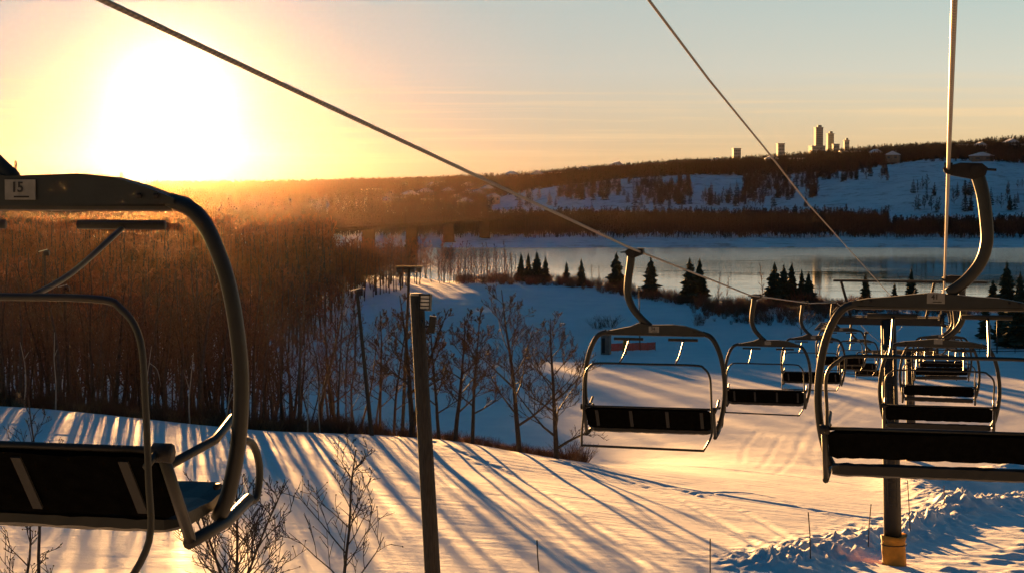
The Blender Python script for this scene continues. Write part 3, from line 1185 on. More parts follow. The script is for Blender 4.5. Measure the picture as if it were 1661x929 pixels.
# spruces and bushes one can tell apart on the white bluffs
fr = random.Random(9)
patches = [((900, 1125), (296, 326), 58), ((1205, 1325), (283, 322), 46), ((1325, 1440), (262, 296), 34), ((830, 905), (312, 345), 12), ((1560, 1661), (300, 350), 12),
           ((1000, 1330), (318, 336), 24)]
for (x0, x1), (y0, y1), n in patches:
    for i in range(n):
        px, py = fr.uniform(x0, x1), fr.uniform(y0, y1)
        h = hit(px, py, True)
        if h is None or h.y > 1600:
            continue
        src = far_spruce[fr.randrange(3)] if fr.random() < 0.75 else far_bare[fr.randrange(4)]
        o = src.copy()
        C.objects.link(o)
        o.location = h
        o.scale = (fr.uniform(.8, 1.35),) * 3
        o.rotation_euler = (0, 0, fr.random() * 6.28)
        tag(o, 'small far tree on the white bluffs across the river', 'tree', 'trees dotted over the far white bluffs')

# ------------------------------------------------------------------ bushes and dry reeds on the near bank
grass_me = bush(118, 1.6, 60, .7, .010, 2).mesh('dry_grass', M['drygrass'], smooth=False)
bush_me = [bush(110 + k, 2.4, 34, .55, .016, 4).mesh('bank_bush', M['redtwig'] if k < 2 else M['twig'], smooth=False) for k in range(4)]


def put_bush(me, p, sc, lab, group=None, cat='bush'):
    o = bpy.data.objects.new('bush', me)
    C.objects.link(o)
    o.location = p
    o.scale = sc if isinstance(sc, tuple) else (sc,) * 3
    o.rotation_euler = (0, 0, rnd.random() * 6.28)
    return tag(o, lab, cat, group)


put_bush(bush_me[0], gnd(1306, 303), (2.2, 2.2, 1.6), 'large rust red bush in front of the cluster of bank spruces')
put_bush(bush_me[1], gnd(1290, 301), (1.6, 1.6, 1.2), 'smaller rust red bush just left of the large one')
put_bush(bush_me[2], hit(988, 530), (1.9, 1.9, .9), 'dark round bush on the snow behind the middle chair frame')
put_bush(bush_me[3], hit(970, 532), (1.5, 1.5, .8), 'dark bush left of the round one behind the middle chair frame')
tmb, cmb = bare_tree(131, h=5.4, tr=.07, spread=1.6, first=.1, nb=14, levels=3, sub=5, twig=.016, up=.5)
tree_thing('shrub', tmb.mesh('t', M['bark']), cmb.mesh('c', M['twig'], False), None, None, hit(1300, 543), 'bare purple grey shrub behind the hanger of the third left chair', 'shrub')
for i, (px, Y) in enumerate([(545, 106), (575, 105.5), (655, 104), (925, 104.5), (945, 106)]):
    put_bush(bush_me[3 if i % 2 else 2], gnd(px, Y), (.9, .9, .55), 'knee high bare brush along the crest of the slope', 'brush along the crest')
v = []
for _ in range(900):
    px = rnd.uniform(740, 1670)
    Y = edge_of(px) + rnd.uniform(-14, 3) - (10 if px > 1120 and rnd.random() < .5 else 0)
    p = gnd(px, Y)
    if p.z < WZ + .3:
        continue
    v.append((p.x, p.y, p.z, rnd.uniform(.35, .95)))
for _ in range(260):
    px = rnd.uniform(1130, 1370)
    Y = rnd.uniform(282, 311)
    p = gnd(px, Y)
    v.append((p.x, p.y, p.z, rnd.uniform(.3, .8)))
src_b = [put_bush(bush_me[k], gnd(px, 308), .7, lab) for k, px, lab in
         ((1, 1215, 'low rust coloured willow bush below the far end of the rope'), (2, 1175, 'low dark bush on the bank left of the rust willow bush'))]
do_scatter('bank_brush', v, src_b + [], 'dry brown brush and willows along the river bank')
v = []
for _ in range(300):
    px = rnd.uniform(600, 950)
    Y = 104.6 + abs(rnd.gauss(0, 1.3))
    p = gnd(px, Y)
    v.append((p.x, p.y, p.z, rnd.uniform(.12, .32)))
for _ in range(500):
    px = rnd.uniform(-60, 620)
    Y = 105.5 + abs(rnd.gauss(0, 3.0))
    p = gnd(px, Y)
    v.append((p.x, p.y, p.z, rnd.uniform(.2, .6)))
for _ in range(450):
    px = rnd.uniform(-60, 560)
    Y = 107 + 30 * rnd.random() ** 1.5
    p = gnd(px, Y)
    v.append((p.x, p.y, p.z, rnd.uniform(.3, .8)))
src_g = [put_bush(grass_me, gnd(934, 104.2), .7, 'tuft of dry grass at the foot of the spreading crest tree', cat='grass tuft')]
do_scatter('crest_grass', v, src_g + src_b[1:], 'dry grass and brush under the trees of the crest')
# thin poplars in the gold light by the water
pop_me = tree_meshes('poplar', bare_tree(140, h=8, tr=.09, spread=.45, first=.15, nb=14, levels=2, sub=5, twig=.03, up=1.4), M['bark_grey'], M['redtwig'])
for i in range(34):
    px = 715 + 125 * i / 34 + rnd.uniform(-2, 2)
    tree_thing('poplar_tree', pop_me[0], pop_me[1], None, None, gnd(px, edge_of(px) - 5 + rnd.uniform(-6, 2)), 'thin bare poplar in golden light at the water edge', 'tree',
               'poplars at the water edge', rnd.random() * 6, rnd.uniform(.7, 1.05))
for px, sc in ((1238, .9), (1248, .7), (1166, .7), (1180, .6), (960, .5), (972, .5), (1110, .5), (1330, .55)):
    tree_thing('poplar_tree', pop_me[0], pop_me[1], None, None, gnd(px, edge_of(px) - 3), 'thin bare poplar between the spruces of the river bank', 'tree',
               'poplars between the bank spruces', rnd.random() * 6, sc)

# ------------------------------------------------------------------ lift line
TH = 0.235
DIR = Vector((math.sin(TH), math.cos(TH), 0))
NRM = Vector((math.cos(TH), -math.sin(TH), 0))


def line_pt(s, off, z):
    p = DIR * s + NRM * off
    return Vector((p.x, p.y, CAMZ + z))


def on_plane(px, py, off):
    """where the ray of a pixel meets the vertical plane of a rope; returns s, z"""
    d = ray(px, py)
    k = off / d.dot(NRM)
    p = d * k
    return p.dot(DIR), p.z


OFF_L, OFF_R = -4.05, -0.02
RL, RR = OFF_L - 0.20, OFF_R + 0.06
kn = [on_plane(165, 0, RL), on_plane(740, 270, RL), on_plane(1022, 402, RL), on_plane(1215, 478, RL)]
sl = (kn[1][1] - kn[0][1]) / (kn[1][0] - kn[0][0])
prof = [(-40, kn[0][1] - sl * (kn[0][0] + 40))] + kn + [(60, -3.9), (75.5, -4.85), (92, -6.7), (110, -8.9), (138, -12.0), (200, -15.5), (300, -17)]
prof_s = [p[0] for p in prof]
prof_z = [p[1] for p in prof]


def rope_z(s):
    return float(np.interp(s, prof_s, prof_z))


def rope(name, off, r, pts, label, twist=True):
    mb = MB()
    P = [line_pt(s, off, z) for s, z in pts]
    mb.tube(P, r, 10)
    o = mb.build(name, M['rope'])
    # uv for the strand twist
    me = o.data
    uvl = me.uv_layers.new(name='UVMap')
    n = 10
    L = [0.0]
    for a, b in zip(P[:-1], P[1:]):
        L.append(L[-1] + (b - a).length)
    uv = np.zeros((len(me.loops), 2), np.float32)
    for pol in me.polygons:
        for li in pol.loop_indices:
            vi = me.loops[li].vertex_index
            uv[li] = (L[vi // n] * 9.0, ((vi % n) / n) * 1.0)
    uvl.data.foreach_set('uv', uv.ravel())
    return tag(o, label, 'cable')


dense = sorted(set([-40, -20, -5] + prof_s[1:] + [12, 18, 35, 50, 67, 83, 100, 124, 160]))
rope('haul_rope', RL, 0.0165, [(s, rope_z(s)) for s in dense], 'thick twisted steel haul rope of the left chair line crossing the sky')
rope('haul_rope', RR, 0.0165, [(s, rope_z(s)) for s in dense], 'steel haul rope of the right chair line, nearly vertical above chair 41')
ck = [on_plane(1052, 0, -2.05), on_plane(1150, 130, -2.05), on_plane(1240, 240, -2.05), on_plane(1310, 330, -2.05), on_plane(1400, 430, -2.05)]
cs0 = (ck[1][1] - ck[0][1]) / (ck[1][0] - ck[0][0])
cps = [(-30, ck[0][1] - cs0 * (ck[0][0] + 30))] + ck + [(75.5, ck[-1][1] + (75.5 - ck[-1][0]) * (ck[-1][1] - ck[-2][1]) / (ck[-1][0] - ck[-2][0]))]
rope('signal_cable', -2.05, 0.011, cps, 'thin signal cable between the two haul ropes running to the tower top')

# --- chairs
ARCH = [(0.70, -1.12), (0.82, -1.17), (0.91, -1.30), (0.98, -1.50), (1.02, -1.76), (1.025, -1.98), (1.0, -2.20), (0.95, -2.40), (0.90, -2.50)]
txt_cache = {}


def text_mesh(s, size):
    if (s, size) in txt_cache:
        return txt_cache[(s, size)]
    cu = bpy.data.curves.new('digits', 'FONT')
    cu.body = s
    cu.size = size
    cu.align_x = 'CENTER'
    cu.align_y = 'CENTER'
    cu.extrude = 0.0015
    cu.offset = size * 0.02
    ob = bpy.data.objects.new('tmp_text', cu)
    C.objects.link(ob)
    dg = bpy.context.evaluated_depsgraph_get()
    me = bpy.data.meshes.new_from_object(ob.evaluated_get(dg))
    bpy.data.objects.remove(ob)
    me.materials.clear()
    me.materials.append(M['digit'])
    txt_cache[(s, size)] = me
    return me


def curved(ctrl, r, n=8, k=5, squash=None):
    mb = MB()
    mb.tube(smooth_path(ctrl, k), r, n, squash=squash)
    return mb


def pad_mesh(mb, x0, x1, prof_pts, seg=28, sag=0.006, seed=0):
    """a long cushion: closed yz profile swept along x with slight unevenness"""
    rr = random.Random(seed)
    n = len(prof_pts)
    rings = []
    for i in range(seg + 1):
        t = i / seg
        x = x0 + (x1 - x0) * t
        e = 1.0 if 0 < i < seg else 0.8
        cy = sum(p[0] for p in prof_pts) / n
        cz = sum(p[1] for p in prof_pts) / n
        ring = [(x, cy + (p[0] - cy) * e + rr.uniform(-sag, sag) * .4, cz + (p[1] - cz) * e + rr.uniform(-sag, sag)) for p in prof_pts]
        rings.append(ring)
    vs = [p for ring in rings for p in ring]
    fs = []
    for i in range(seg):
        for j in range(n):
            a, b = i * n + j, i * n + (j + 1) % n
            fs.append((a, b, b + n, a + n))
    fs.append(tuple(range(n - 1, -1, -1)))
    fs.append(tuple(seg * n + j for j in range(n)))
    mb._add(vs, fs)


def make_chair(side, label):
    """side -1: left line (hanger bows to the left, lower rail), +1: right line"""
    t = empty('lift_chair', (0, 0, 0))
    tag(t, label, 'chairlift chair', 'chairs hanging on the lift ropes')
    ro = -0.20 if side < 0 else 0.06               # where the rope runs, relative to the chair's middle
    g = MB()
    hx = side * 0.27 + ro * 0.3
    g.tube([(ro, -.09, 0), (ro, .09, 0)], .042, 10)
    g.box((ro, 0, .02), (.07, .13, .07))
    poly = [(ro - side * .05, .01), (ro + side * .02, -.05), (hx - side * .02, -.085), (hx + side * .08, -.05), (hx + side * .10, .01), (hx + side * .05, .05), (ro + side * .10, .055), (ro + side * .02, .035)]
    g.prism(poly if side < 0 else poly[::-1], -.055, .055)
    g.tube([(hx + side * .08, 0, 0), (hx + side * .17, 0, -.005)], .012, 6)
    g.tube([(hx, -.10, -.01), (hx, .10, -.01)], .045, 10)
    gr = g.build('grip', M['grip'], t, smooth=False)
    h = MB()
    ctrl = [(hx + side * .01, 0, -.03), (hx + side * .06, 0, -.20), (hx + side * .09, 0, -.40), (hx + side * .10, 0, -.60), (hx + side * .05, 0, -.77),
            (hx - side * .07, 0, -.92), (side * .07, 0, -1.03)]
    if side < 0:
        ctrl = [(hx - .01, 0, -.03), (hx - .03, 0, -.20), (hx - .06, 0, -.42), (hx - .06, 0, -.60), (hx + .01, 0, -.78), (hx + .14, 0, -.93), (-.06, 0, -1.04)]
    path = smooth_path(ctrl, 5)
    h.tube(path, [.056 - .010 * i / len(path) for i in range(len(path))], 10, squash=(1.05, .55, 1.05))
    h.build('hanger', M['hanger'], t)
    b = MB()
    up = [(-.74, -1.10), (-.60, -1.075), (-.42, -1.06), (-.2, -1.035), (-.05, -1.02), (.12, -1.035), (.3, -1.05), (.5, -1.06), (.62, -1.08), (.74, -1.105)]
    if side < 0:
        up = [(-.74, -1.12), (-.55, -1.08), (-.35, -1.04), (-.22, -.985), (-.08, -1.015), (.10, -1.01), (.28, -1.005), (.45, -1.02), (.6, -1.06), (.74, -1.11)]
    dn = [(.74, -1.135), (.4, -1.14), (0, -1.145), (-.4, -1.14), (-.74, -1.135)]
    b.prism((up + dn)[::-1], -.045, .045)
    b.tube([(-.72, 0, -1.145), (.72, 0, -1.145)], .024, 8)
    b.build('beam', M['hanger'], t, smooth=False)
    for sx in (-1, 1):
        a = MB()
        pts = [(sx * x, 0.04 * max(0, (-z - 1.2)) / 1.36, z) for x, z in ARCH]
        a.tube(smooth_path(pts, 4), .037, 10, squash=(.95, 1.0, .95))
        a.build('side_arch', M['frame'], t)
    # backrest
    zt, zb, zs0, zs1 = (-2.115, -2.385, -2.425, -2.54) if side > 0 else (-2.12, -2.43, -2.42, -2.50)
    bk = MB()
    X = .90
    yt, yb = -.60, -.36
    pad_mesh(bk, -X, X, [(yt - .03, zt - .02), (yt + .0, zt), (yt + .035, zt - .02), (yb + .05, zb + .02), (yb + .02, zb), (yb - .03, zb + .015)], seed=3)
    bko = bk.build('backrest', M['pad'], t, smooth=False)
    rail = MB()
    rail.tube([(-X - .02, yt, zt + .01), (X + .02, yt, zt + .01)], .016, 8)
    rail.build('top_rail', M['frame'], t)
    for x in ((-.74, -.25, .27, .76) if side < 0 else ()):
        q = MB()
        Mx = Matrix.Rotation(math.atan2(yb - yt, zt - zb), 3, 'X')
        q.box((x, (yt + yb) / 2 - .045, (zt + zb) / 2), (.045, .012, (zt - zb) * .98), Mx)
        q.build('batten', M['batten'], t, smooth=False)
    st = MB()
    pad_mesh(st, -X + .02, X - .02, [(-.35, zs0 - .02), (-.32, zs0), (-.29, zs0 - .02), (-.27, -2.495), (.24, -2.535), (.28, -2.56), (.24, -2.60), (-.31, zs1), (-.35, zs1 + .02)] if side > 0 else [(-.35, zs0 - .02), (-.32, zs0), (.03, zs0 + .01), (.24, zs0 + .05), (.28, zs0 + .02), (.28, zs1 + .07), (.24, zs1 + .05), (-.31, zs1), (-.35, zs1 + .02)], seed=5, sag=.004)
    st.build('seat', M['seat'], t, smooth=False)
    for sx in (-1, 1):
        f = MB()
        xx = sx * (X + .03)
        f.tube([(xx, yt - .02, zt + .02), (xx, yb + .03, zs1 - .02)], .026, 8)
        f.tube([(xx, yb + .01, zs1 - .03), (xx, .06, zs1 - .015), (xx, .34, zs1 + .04)], .028, 8)
        f.build('side_frame', M['frame'], t)
        ar = MB()
        ar.tube([(xx, yt + .02, zt - .06), (xx, -.05, zt - .02), (xx, .15, zt + .05)], .02, 8)
        ar.build('armrest', M['frame'], t)
        lp = MB()
        lp.tube(smooth_path([(xx, .15, zt - .06), (xx + sx * .02, .32, zt - .08), (xx + sx * .03, .40, zt - .20), (xx + sx * .02, .38, zt - .34), (xx, .30, zs1 + .04)], 4), .018, 8)
        lp.build('front_hoop', M['frame'], t)
        kn_ = MB()
        kn_.tube([(xx - .04, yt, zt + .0), (xx + .04, yt, zt + .0)], .04, 8)
        kn_.build('pivot_knuckle', M['grip'], t)
    # restraint bar swung up behind the back
    BX, YB, ZT = .91, -.72, -1.50
    r_ = MB()
    if side < 0:
        pl = [(-BX - .02, YB - .02, -2.64), (-BX - .02, YB, -2.45), (-BX, YB, -2.2), (-BX, YB, -1.9), (-BX + .02, YB, -1.66), (-BX + .10, YB, -1.54), (-BX + .24, YB, ZT),
              (0, YB, ZT), (BX - .24, YB, ZT), (BX - .10, YB, -1.54), (BX - .02, YB, -1.66), (BX, YB, -1.9), (BX + .01, YB, -2.2), (BX + .01, YB, -2.45), (BX - .10, YB - .02, -2.66)]
    else:
        pl = [(-BX, yt - .01, -2.12), (-BX, YB + .1, -1.95), (-BX, YB, -1.66), (-BX + .10, YB, -1.54), (-BX + .24, YB, ZT),
              (0, YB, ZT), (BX - .24, YB, ZT), (BX - .10, YB, -1.54), (BX, YB, -1.66), (BX, YB + .1, -1.95), (BX, yt - .01, -2.12)]
    r_.tube(smooth_path(pl, 5), .0155, 8)
    if side < 0:
        r_.tube([(-BX - .03, YB - .02, -2.64), (BX - .09, YB - .02, -2.66)], .017, 8)
        for sx in (-1, 1):
            r_.tube([(sx * BX, YB, -2.16), (sx * BX, yt, zt + .01)], .016, 8)
    rb = r_.build('restraint_bar', M['frame'], t)
    for x in (-.40, .40):
        fo = MB()
        fo.tube(smooth_path([(x, YB, ZT), (x + .01, YB + .35, ZT + .08), (x + .01, YB + .86, ZT + .26)], 4), .013, 6)
        fr_ = fo.build('footrest_stem', M['frame'], t)
        fb = MB()
        fb.tube([(x - .215, YB + .86, ZT + .27), (x + .215, YB + .86, ZT + .27)], .021, 8)
        fb.build('footrest', M['rubber'], fr_)
    bo = MB()
    for x in (-.66, -.58, .58, .66):
        bo.tube([(x, -.045, -1.10), (x, -.062, -1.10)], .013, 6)
    for sx in (-1, 1):
        bo.tube([(sx * .94, -.04, -2.34), (sx * .94, -.075, -2.34)], .014, 6)
    bo.build('bolt', M['grip'], t)
    # number plate
    pz = -1.065 if side > 0 else -1.075
    pxx = -.03 if side > 0 else 0.0
    pm = MB()
    pm.box((pxx, -.052, pz), (.15, .008, .088))
    pm.build('number_plate', M['plate'], t, smooth=False)
    return t


def number(chair, s):
    side = 1 if chair['rl'] > 0 else -1
    plate = [c for c in chair.children if c.name.startswith('number_plate')][0]
    o = bpy.data.objects.new('number', text_mesh(s, .062))
    C.objects.link(o)
    o.parent = plate
    o.location = (-.03 - .008 if side > 0 else -.012, -.0585, -1.055 if side > 0 else -1.066)
    o.rotation_euler = (math.pi / 2, 0, 0)
    # small faded line under the number
    mb = MB()
    mb.box((o.location.x + .02, -.0575, o.location.z - .040), (.075, .002, .007))
    mb.build('caption_line', M['batten'], plate, smooth=False)


protoL = make_chair(-1, 'nearest chair of the left line, numbered 15, seen from behind at the left edge')
protoR = make_chair(1, 'nearest chair of the right line, numbered 41, seen square from behind')
left_s = [(7.44, 'L'), (25.8, 'nearest whole chair of the left line, restraint bar up, in the middle of the picture'),
          (43.4, 'second whole chair of the left line, right behind the middle one'),
          (58.9, 'third whole chair of the left line, partly behind the arch of chair 41'),
          (75.3, 'fourth whole chair of the left line, beyond the arch of chair 41'),
          (92.0, 'fifth whole chair of the left line, small, left of the tower post'),
          (109.0, 'farthest small chair of the left line beside the tower post')]
right_s = [(15.9, 'R'), (32.4, 'second chair of the right line, framed under the beam of chair 41'),
           (48.8, 'third chair of the right line, inside the arches of the second'),
           (65.5, 'fourth chair of the right line'.replace('fourth', 'fourth') + ' in the tight row beyond the tower post'),
           (82.0, 'fifth chair of the right line, in the tight row beyond the tower post'),
           (98.5, 'sixth chair of the right line, in the tight row beyond the tower post'),
           (115.0, 'farthest chair of the right line at the end of the tight row')]
for proto, lst, off in ((protoL, left_s, OFF_L), (protoR, right_s, OFF_R)):
    sgn = -1 if off < -1 else 1
    for k, (s, lab) in enumerate(lst):
        o = proto if k == 0 else copy_tree(proto)
        if k:
            o['label'] = lab
        o['rl'] = sgn
        o.scale = (1, 1, 1.035)
        o.location = line_pt(s, off, rope_z(s))
        sw = 0.0 if k == 0 else rnd.uniform(-.02, .02)
        o.rotation_euler = (0, sw, -TH + (0 if k == 0 else rnd.uniform(-.03, .03)))
number_of = {}
for o in [q for q in C.objects if q.name.startswith('lift_chair')]:
    number_of[o['label']] = o
number(protoL, '15')
number(protoR, '41')
number(number_of[left_s[1][1]], '34')
# the near left chair hangs a touch further round
protoL.rotation_euler = (0, 0, -TH)

# --- lift towers


def make_tower(px, Y, top_z, label, rotz=-TH, rails=True, pad=True):
    base = gnd(px, Y)
    e = empty('lift_tower', base, rotz)
    tag(e, label, 'lift tower', 'lift towers')
    H = top_z + CAMZ - base.z
    lean = -0.32
    p = MB()
    p.tube([(0, 0, -.4), (lean * .5, 0, H * .5), (lean, 0, H)], [.36, .33, .29], 20)
    p.build('post', M['tower'], e)
    if pad:
        q = MB()
        n, rows = 22, 7
        rr = random.Random(4)
        vs, fs = [], []
        for i in range(rows):
            z = -.15 + 1.35 * i / (rows - 1)
            for j in range(n):
                a = 6.283 * j / n
                r = .47 + (.05 if i in (0, rows - 1) else 0) + .025 * math.sin(3 * a + i) + rr.uniform(-.012, .012)
                vs.append((math.cos(a) * r, math.sin(a) * r, z + .05 * math.sin(a * 2)))
        for i in range(rows - 1):
            for j in range(n):
                a, b = i * n + j, i * n + (j + 1) % n
                fs.append((a, b, b + n, a + n))
        fs.append(tuple((rows - 1) * n + j for j in range(n)))
        q._add(vs, fs)
        q.build('safety_pad', M['orangepad'], e)
        s_ = MB()
        s_.tube([(math.cos(6.283 * j / 16) * .50, math.sin(6.283 * j / 16) * .50, .85) for j in range(17)], .02, 5, cap=False)
        s_.build('pad_strap', M['rubber'], e)
    c = MB()
    c.box((lean, 0, H - .05), (4.3, .26, .30))
    c.box((lean, 0, H + .14), (4.36, .34, .03))
    c.build('crossarm', M['tower'], e, smooth=False)
    for sx in (-1, 1):
        sb = MB()
        x = lean + sx * 2.05
        sb.box((x - sx * .12, 0, H + .06), (.06, 3.4, .16))
        sb.box((x - sx * .06, 0, H - .02), (.14, .5, .22))
        so = sb.build('sheave_beam', M['tower'], e, smooth=False)
        for k in range(6):
            wy = -1.45 + .58 * k
            wm_ = MB()
            wm_.tube([(x - .05, wy, H + .18), (x + .05, wy, H + .18)], .22, 18)
            wm_.tube([(x - .09, wy, H + .18), (x + .09, wy, H + .18)], .06, 8)
            wm_.build('sheave', M['grip'], so)
        wk = MB()
        for yy in (-.2, .2):
            wk.box((x + sx * .45, 0, H - .30 + 0 * yy), (.5, 3.6, .03))
            break
        wk.tube([(x + sx * .68, -1.8, H - .28), (x + sx * .68, 1.8, H - .28)], .02, 6)
        for yy in (-1.2, 0, 1.2):
            wk.tube([(x, yy, H - .1), (x + sx * .68, yy, H - .3)], .02, 6)
        wk.build('walkway', M['tower'], e, smooth=False)
    if rails:
        rl = MB()
        rl.box((lean + .8, 0, H + 1.52), (5.9, .10, .09))
        for xa, xb in ((lean - 1.85, lean - 1.45), (lean + 1.75, lean + 1.45)):
            rl.tube([(xa, 0, H + 1.5), (xb, 0, H + .1)], .055, 8)
        rl.tube([(lean + 2.9, 0, H + 1.5), (lean + 2.9, .9, H + .8)], .05, 8)
        rl.build('lifting_frame', M['tower'], e, smooth=False)
    la = MB()
    for xx in (-.17, .17):
        la.tube([(-.05 + xx, -.52, 2.4), (lean * .97 + xx, -.46, H - .3)], .016, 5)
    n = int((H - 3) / .3)
    for i in range(n):
        z = 2.5 + i * .3
        q = lean * z / H
        la.tube([(q - .17, -.50, z), (q + .17, -.50, z)], .010, 4, cap=False)
    la.build('ladder', M['frame'], e)
    return e


make_tower(1456, 70.6, rope_z(75.5) - .45, 'nearest lift tower, dark steel post with orange foam padding at its foot')
make_tower(1484, 134.0, rope_z(138) - .45, 'second lift tower, slimmer and farther down the run', rails=False)


# ------------------------------------------------------------------ light poles
def flood(name, parent, c, w_, h_, rz, strips=4):
    f = MB()
    Mr = Matrix.Rotation(rz, 3, 'Z') @ Matrix.Rotation(R(-8), 3, 'X')
    c = Vector(c)
    d = .06

    def P(x, y, z):
        return c + Mr @ Vector((x, y, z))
    f.box(c + Mr @ Vector((0, .03, 0)), (w_, d, h_), Mr)
    for sx in (-1, 1):
        f.box(P(sx * w_ / 2, -.01, 0), (.018, .10, h_ + .02), Mr)
        f.box(P(0, -.01, sx * h_ / 2), (w_ + .02, .10, .018), Mr)
    o = f.build(name, M['lamp_black'], parent, smooth=False)
    for k in range(strips):
        s_ = MB()
        z = (-.5 + (k + .5) / strips) * h_ * .94
        s_.box(P(0, -.012, z), (w_ * .86, .02, h_ / strips * .62), Mr @ Matrix.Rotation(R(12), 3, 'X'))
        s_.build('lamp_lens', M['louvre'], o, smooth=False)
    return o


p0 = gnd(717, 35, .3)
topz = at(676, 478, 35)
pole = empty('light_pole', p0)
tag(pole, 'big weathered wooden light pole with floodlights, nearest the camera', 'light pole', 'light poles')
pv = topz - p0
mb = MB()
mb.tube([(0, 0, 0), tuple(pv * .5 + Vector((.01, 0, 0))), tuple(pv)], [.175, .155, .135], 16)
mb.build('pole', M['wood'], pole)
mb = MB()
mb.tube([tuple(pv - Vector((0, 0, .01))), tuple(pv + Vector((0, 0, .035)))], [.14, .12], 16)
mb.build('pole_cap', M['bark_pale'], pole)
a = at(690, 490, 34.75) - p0
fl = flood('floodlight', pole, a, .22, .30, R(-20))
mb = MB()
mb.tube([tuple(pv + Vector((0, -.10, -.22))), tuple(a + Vector((-.02, .06, 0)))], .02, 6)
mb.build('bracket', M['lamp_black'], pole)
b_ = at(701, 526, 34.8) - p0
mb = MB()
Mr = Matrix.Rotation(R(6), 3, 'Y')
mb.box(b_, (.13, .16, .33), Mr)
mb.box(b_ + Vector((.0, -.02, .0)), (.10, .18, .28), Mr)
for k in range(6):
    mb.box(b_ + Vector((.075, 0, -.13 + .05 * k)), (.03, .14, .012), Mr)
mb.build('second_floodlight', M['lamp_black'], pole, smooth=False)
mb = MB()
mb.tube([tuple(b_ + Vector((-.02, 0, -.02))), tuple(b_ + Vector((-.16, 0, -.05))), tuple(b_ + Vector((-.20, 0, .1)))], .022, 6)
mb.build('bracket', M['lamp_black'], pole)


def small_pole(base_px, Y, top_px, top_py, lab, r=.13, bar=None):
    b0 = gnd(base_px, Y, .2)
    tp = at(top_px, top_py, Y)
    e = empty('light_pole', b0)
    tag(e, lab, 'light pole', 'light poles')
    m_ = MB()
    m_.tube([(0, 0, 0), tuple((tp - b0) * .5), tuple(tp - b0)], [r, r * .85, r * .7], 10)
    m_.build('pole', M['wood'], e)
    q = tp - b0
    if bar:
        m_ = MB()
        m_.box(q + Vector((0, 0, .05)), (bar, .25, .10))
        cb = m_.build('crossbar', M['wood'], e, smooth=False)
        for k in range(4):
            l_ = MB()
            l_.box(q + Vector((-bar / 2 + bar * (k + .5) / 4, -.1, -.18)), (.28, .22, .26), Matrix.Rotation(R(20), 3, 'X'))
            l_.build('lamp', M['lamp_black'], cb, smooth=False)
    else:
        l_ = MB()
        l_.box(q + Vector((.18, -.1, -.05)), (.34, .26, .30), Matrix.Rotation(R(25), 3, 'X'))
        l_.build('lamp', M['lamp_black'], e, smooth=False)
        l_ = MB()
        l_.box(q + Vector((-.08, -.05, .1)), (.55, .18, .05), Matrix.Rotation(R(-15), 3, 'Y'))
        l_.build('lamp_hood', M['louvre'], e, smooth=False)
    return e


small_pole(602, 102.5, 579, 472, 'second wooden light pole, thinner, at the edge of the woods')
small_pole(650, 125, 664, 434, 'far light pole carrying a wide bar of lamps above the treetops', bar=1.9)
small_pole(76, 118, 72, 409, 'light pole deep in the woods at the left with a small glinting lamp')
small_pole(110, 112, 104, 466, 'lower light pole in the woods with a tilted shining hood')

# ------------------------------------------------------------------ snow-fence, shed, stakes
sb = hit(983, 574)
e = empty('shed', sb, R(-15))
tag(e, 'narrow grey board cabin beside the orange snow fence', 'shed')
mb = MB()
mb.box((0, 0, 1.4), (1.25, 1.2, 2.8))
mb.build('wall', M['shed'], e, smooth=False)
mb = MB()
mb.box((-.25, -.62, 1.3), (.45, .05, 2.1))
mb.build('door', M['lamp_black'], e, smooth=False)
mb = MB()
mb.box((0, 0, 2.9), (1.6, 1.5, .12))
mb.build('roof', M['roof_snow'], e, smooth=False)
for k in range(5):
    mb = MB()
    mb.box((-.52 + .26 * k, -.612, 1.4), (.22, .03, 2.75))
    mb.build('board', M['shed'], e, smooth=False)

f0, f1 = hit(990, 570), hit(1063, 568)
fe = empty('snow_fence', f0)
tag(fe, 'bright orange plastic snow fence on the flat behind the middle chair', 'fence')
nn = 7
for i in range(nn):
    q = (f1 - f0) * (i / (nn - 1))
    mb = MB()
    mb.tube([(q.x, q.y, -.2), (q.x, q.y, 1.25)], .04, 6)
    mb.build('fence_post', M['orangenet'] if i % 2 else M['stake'], fe)
for j in range(9):
    mb = MB()
    z = .18 + .12 * j
    P = [Vector(((f1 - f0).x * t, (f1 - f0).y * t, (f1 - f0).z * t + z - .03 * math.sin(t * 18))) for t in np.linspace(0, 1, 19)]
    mb.tube(P, .055, 4)
    mb.build('net_band', M['orangenet'], fe)
pb = hit(1013, 574)
e = empty('padded_post', pb)
tag(e, 'orange padded post in front of the snow fence', 'post')
mb = MB()
mb.tube([(0, 0, -.2), (.1, 0, 2.2)], .30, 12)
mb.build('padding', M['orangepad'], e)
mb = MB()
mb.box((.12, 0, 2.25), (.9, .5, .10))
mb.build('cap', M['orangepad'], e, smooth=False)
lb = hit(1038, 566)
e = empty('lamp_post', lb)
tag(e, 'thin tall dark lamp post rising behind the middle chair, beside the snow fence', 'lamp post')
mb = MB()
hgt = at(1035, 466, lb.y).z - lb.z
mb.tube([(0, 0, -.2), (-.15, 0, hgt)], [.09, .05], 8)
mb.build('pole', M['tower'], e)
mb = MB()
mb.box((-.2, 0, hgt), (.5, .25, .12))
mb.build('lamp', M['lamp_black'], e, smooth=False)

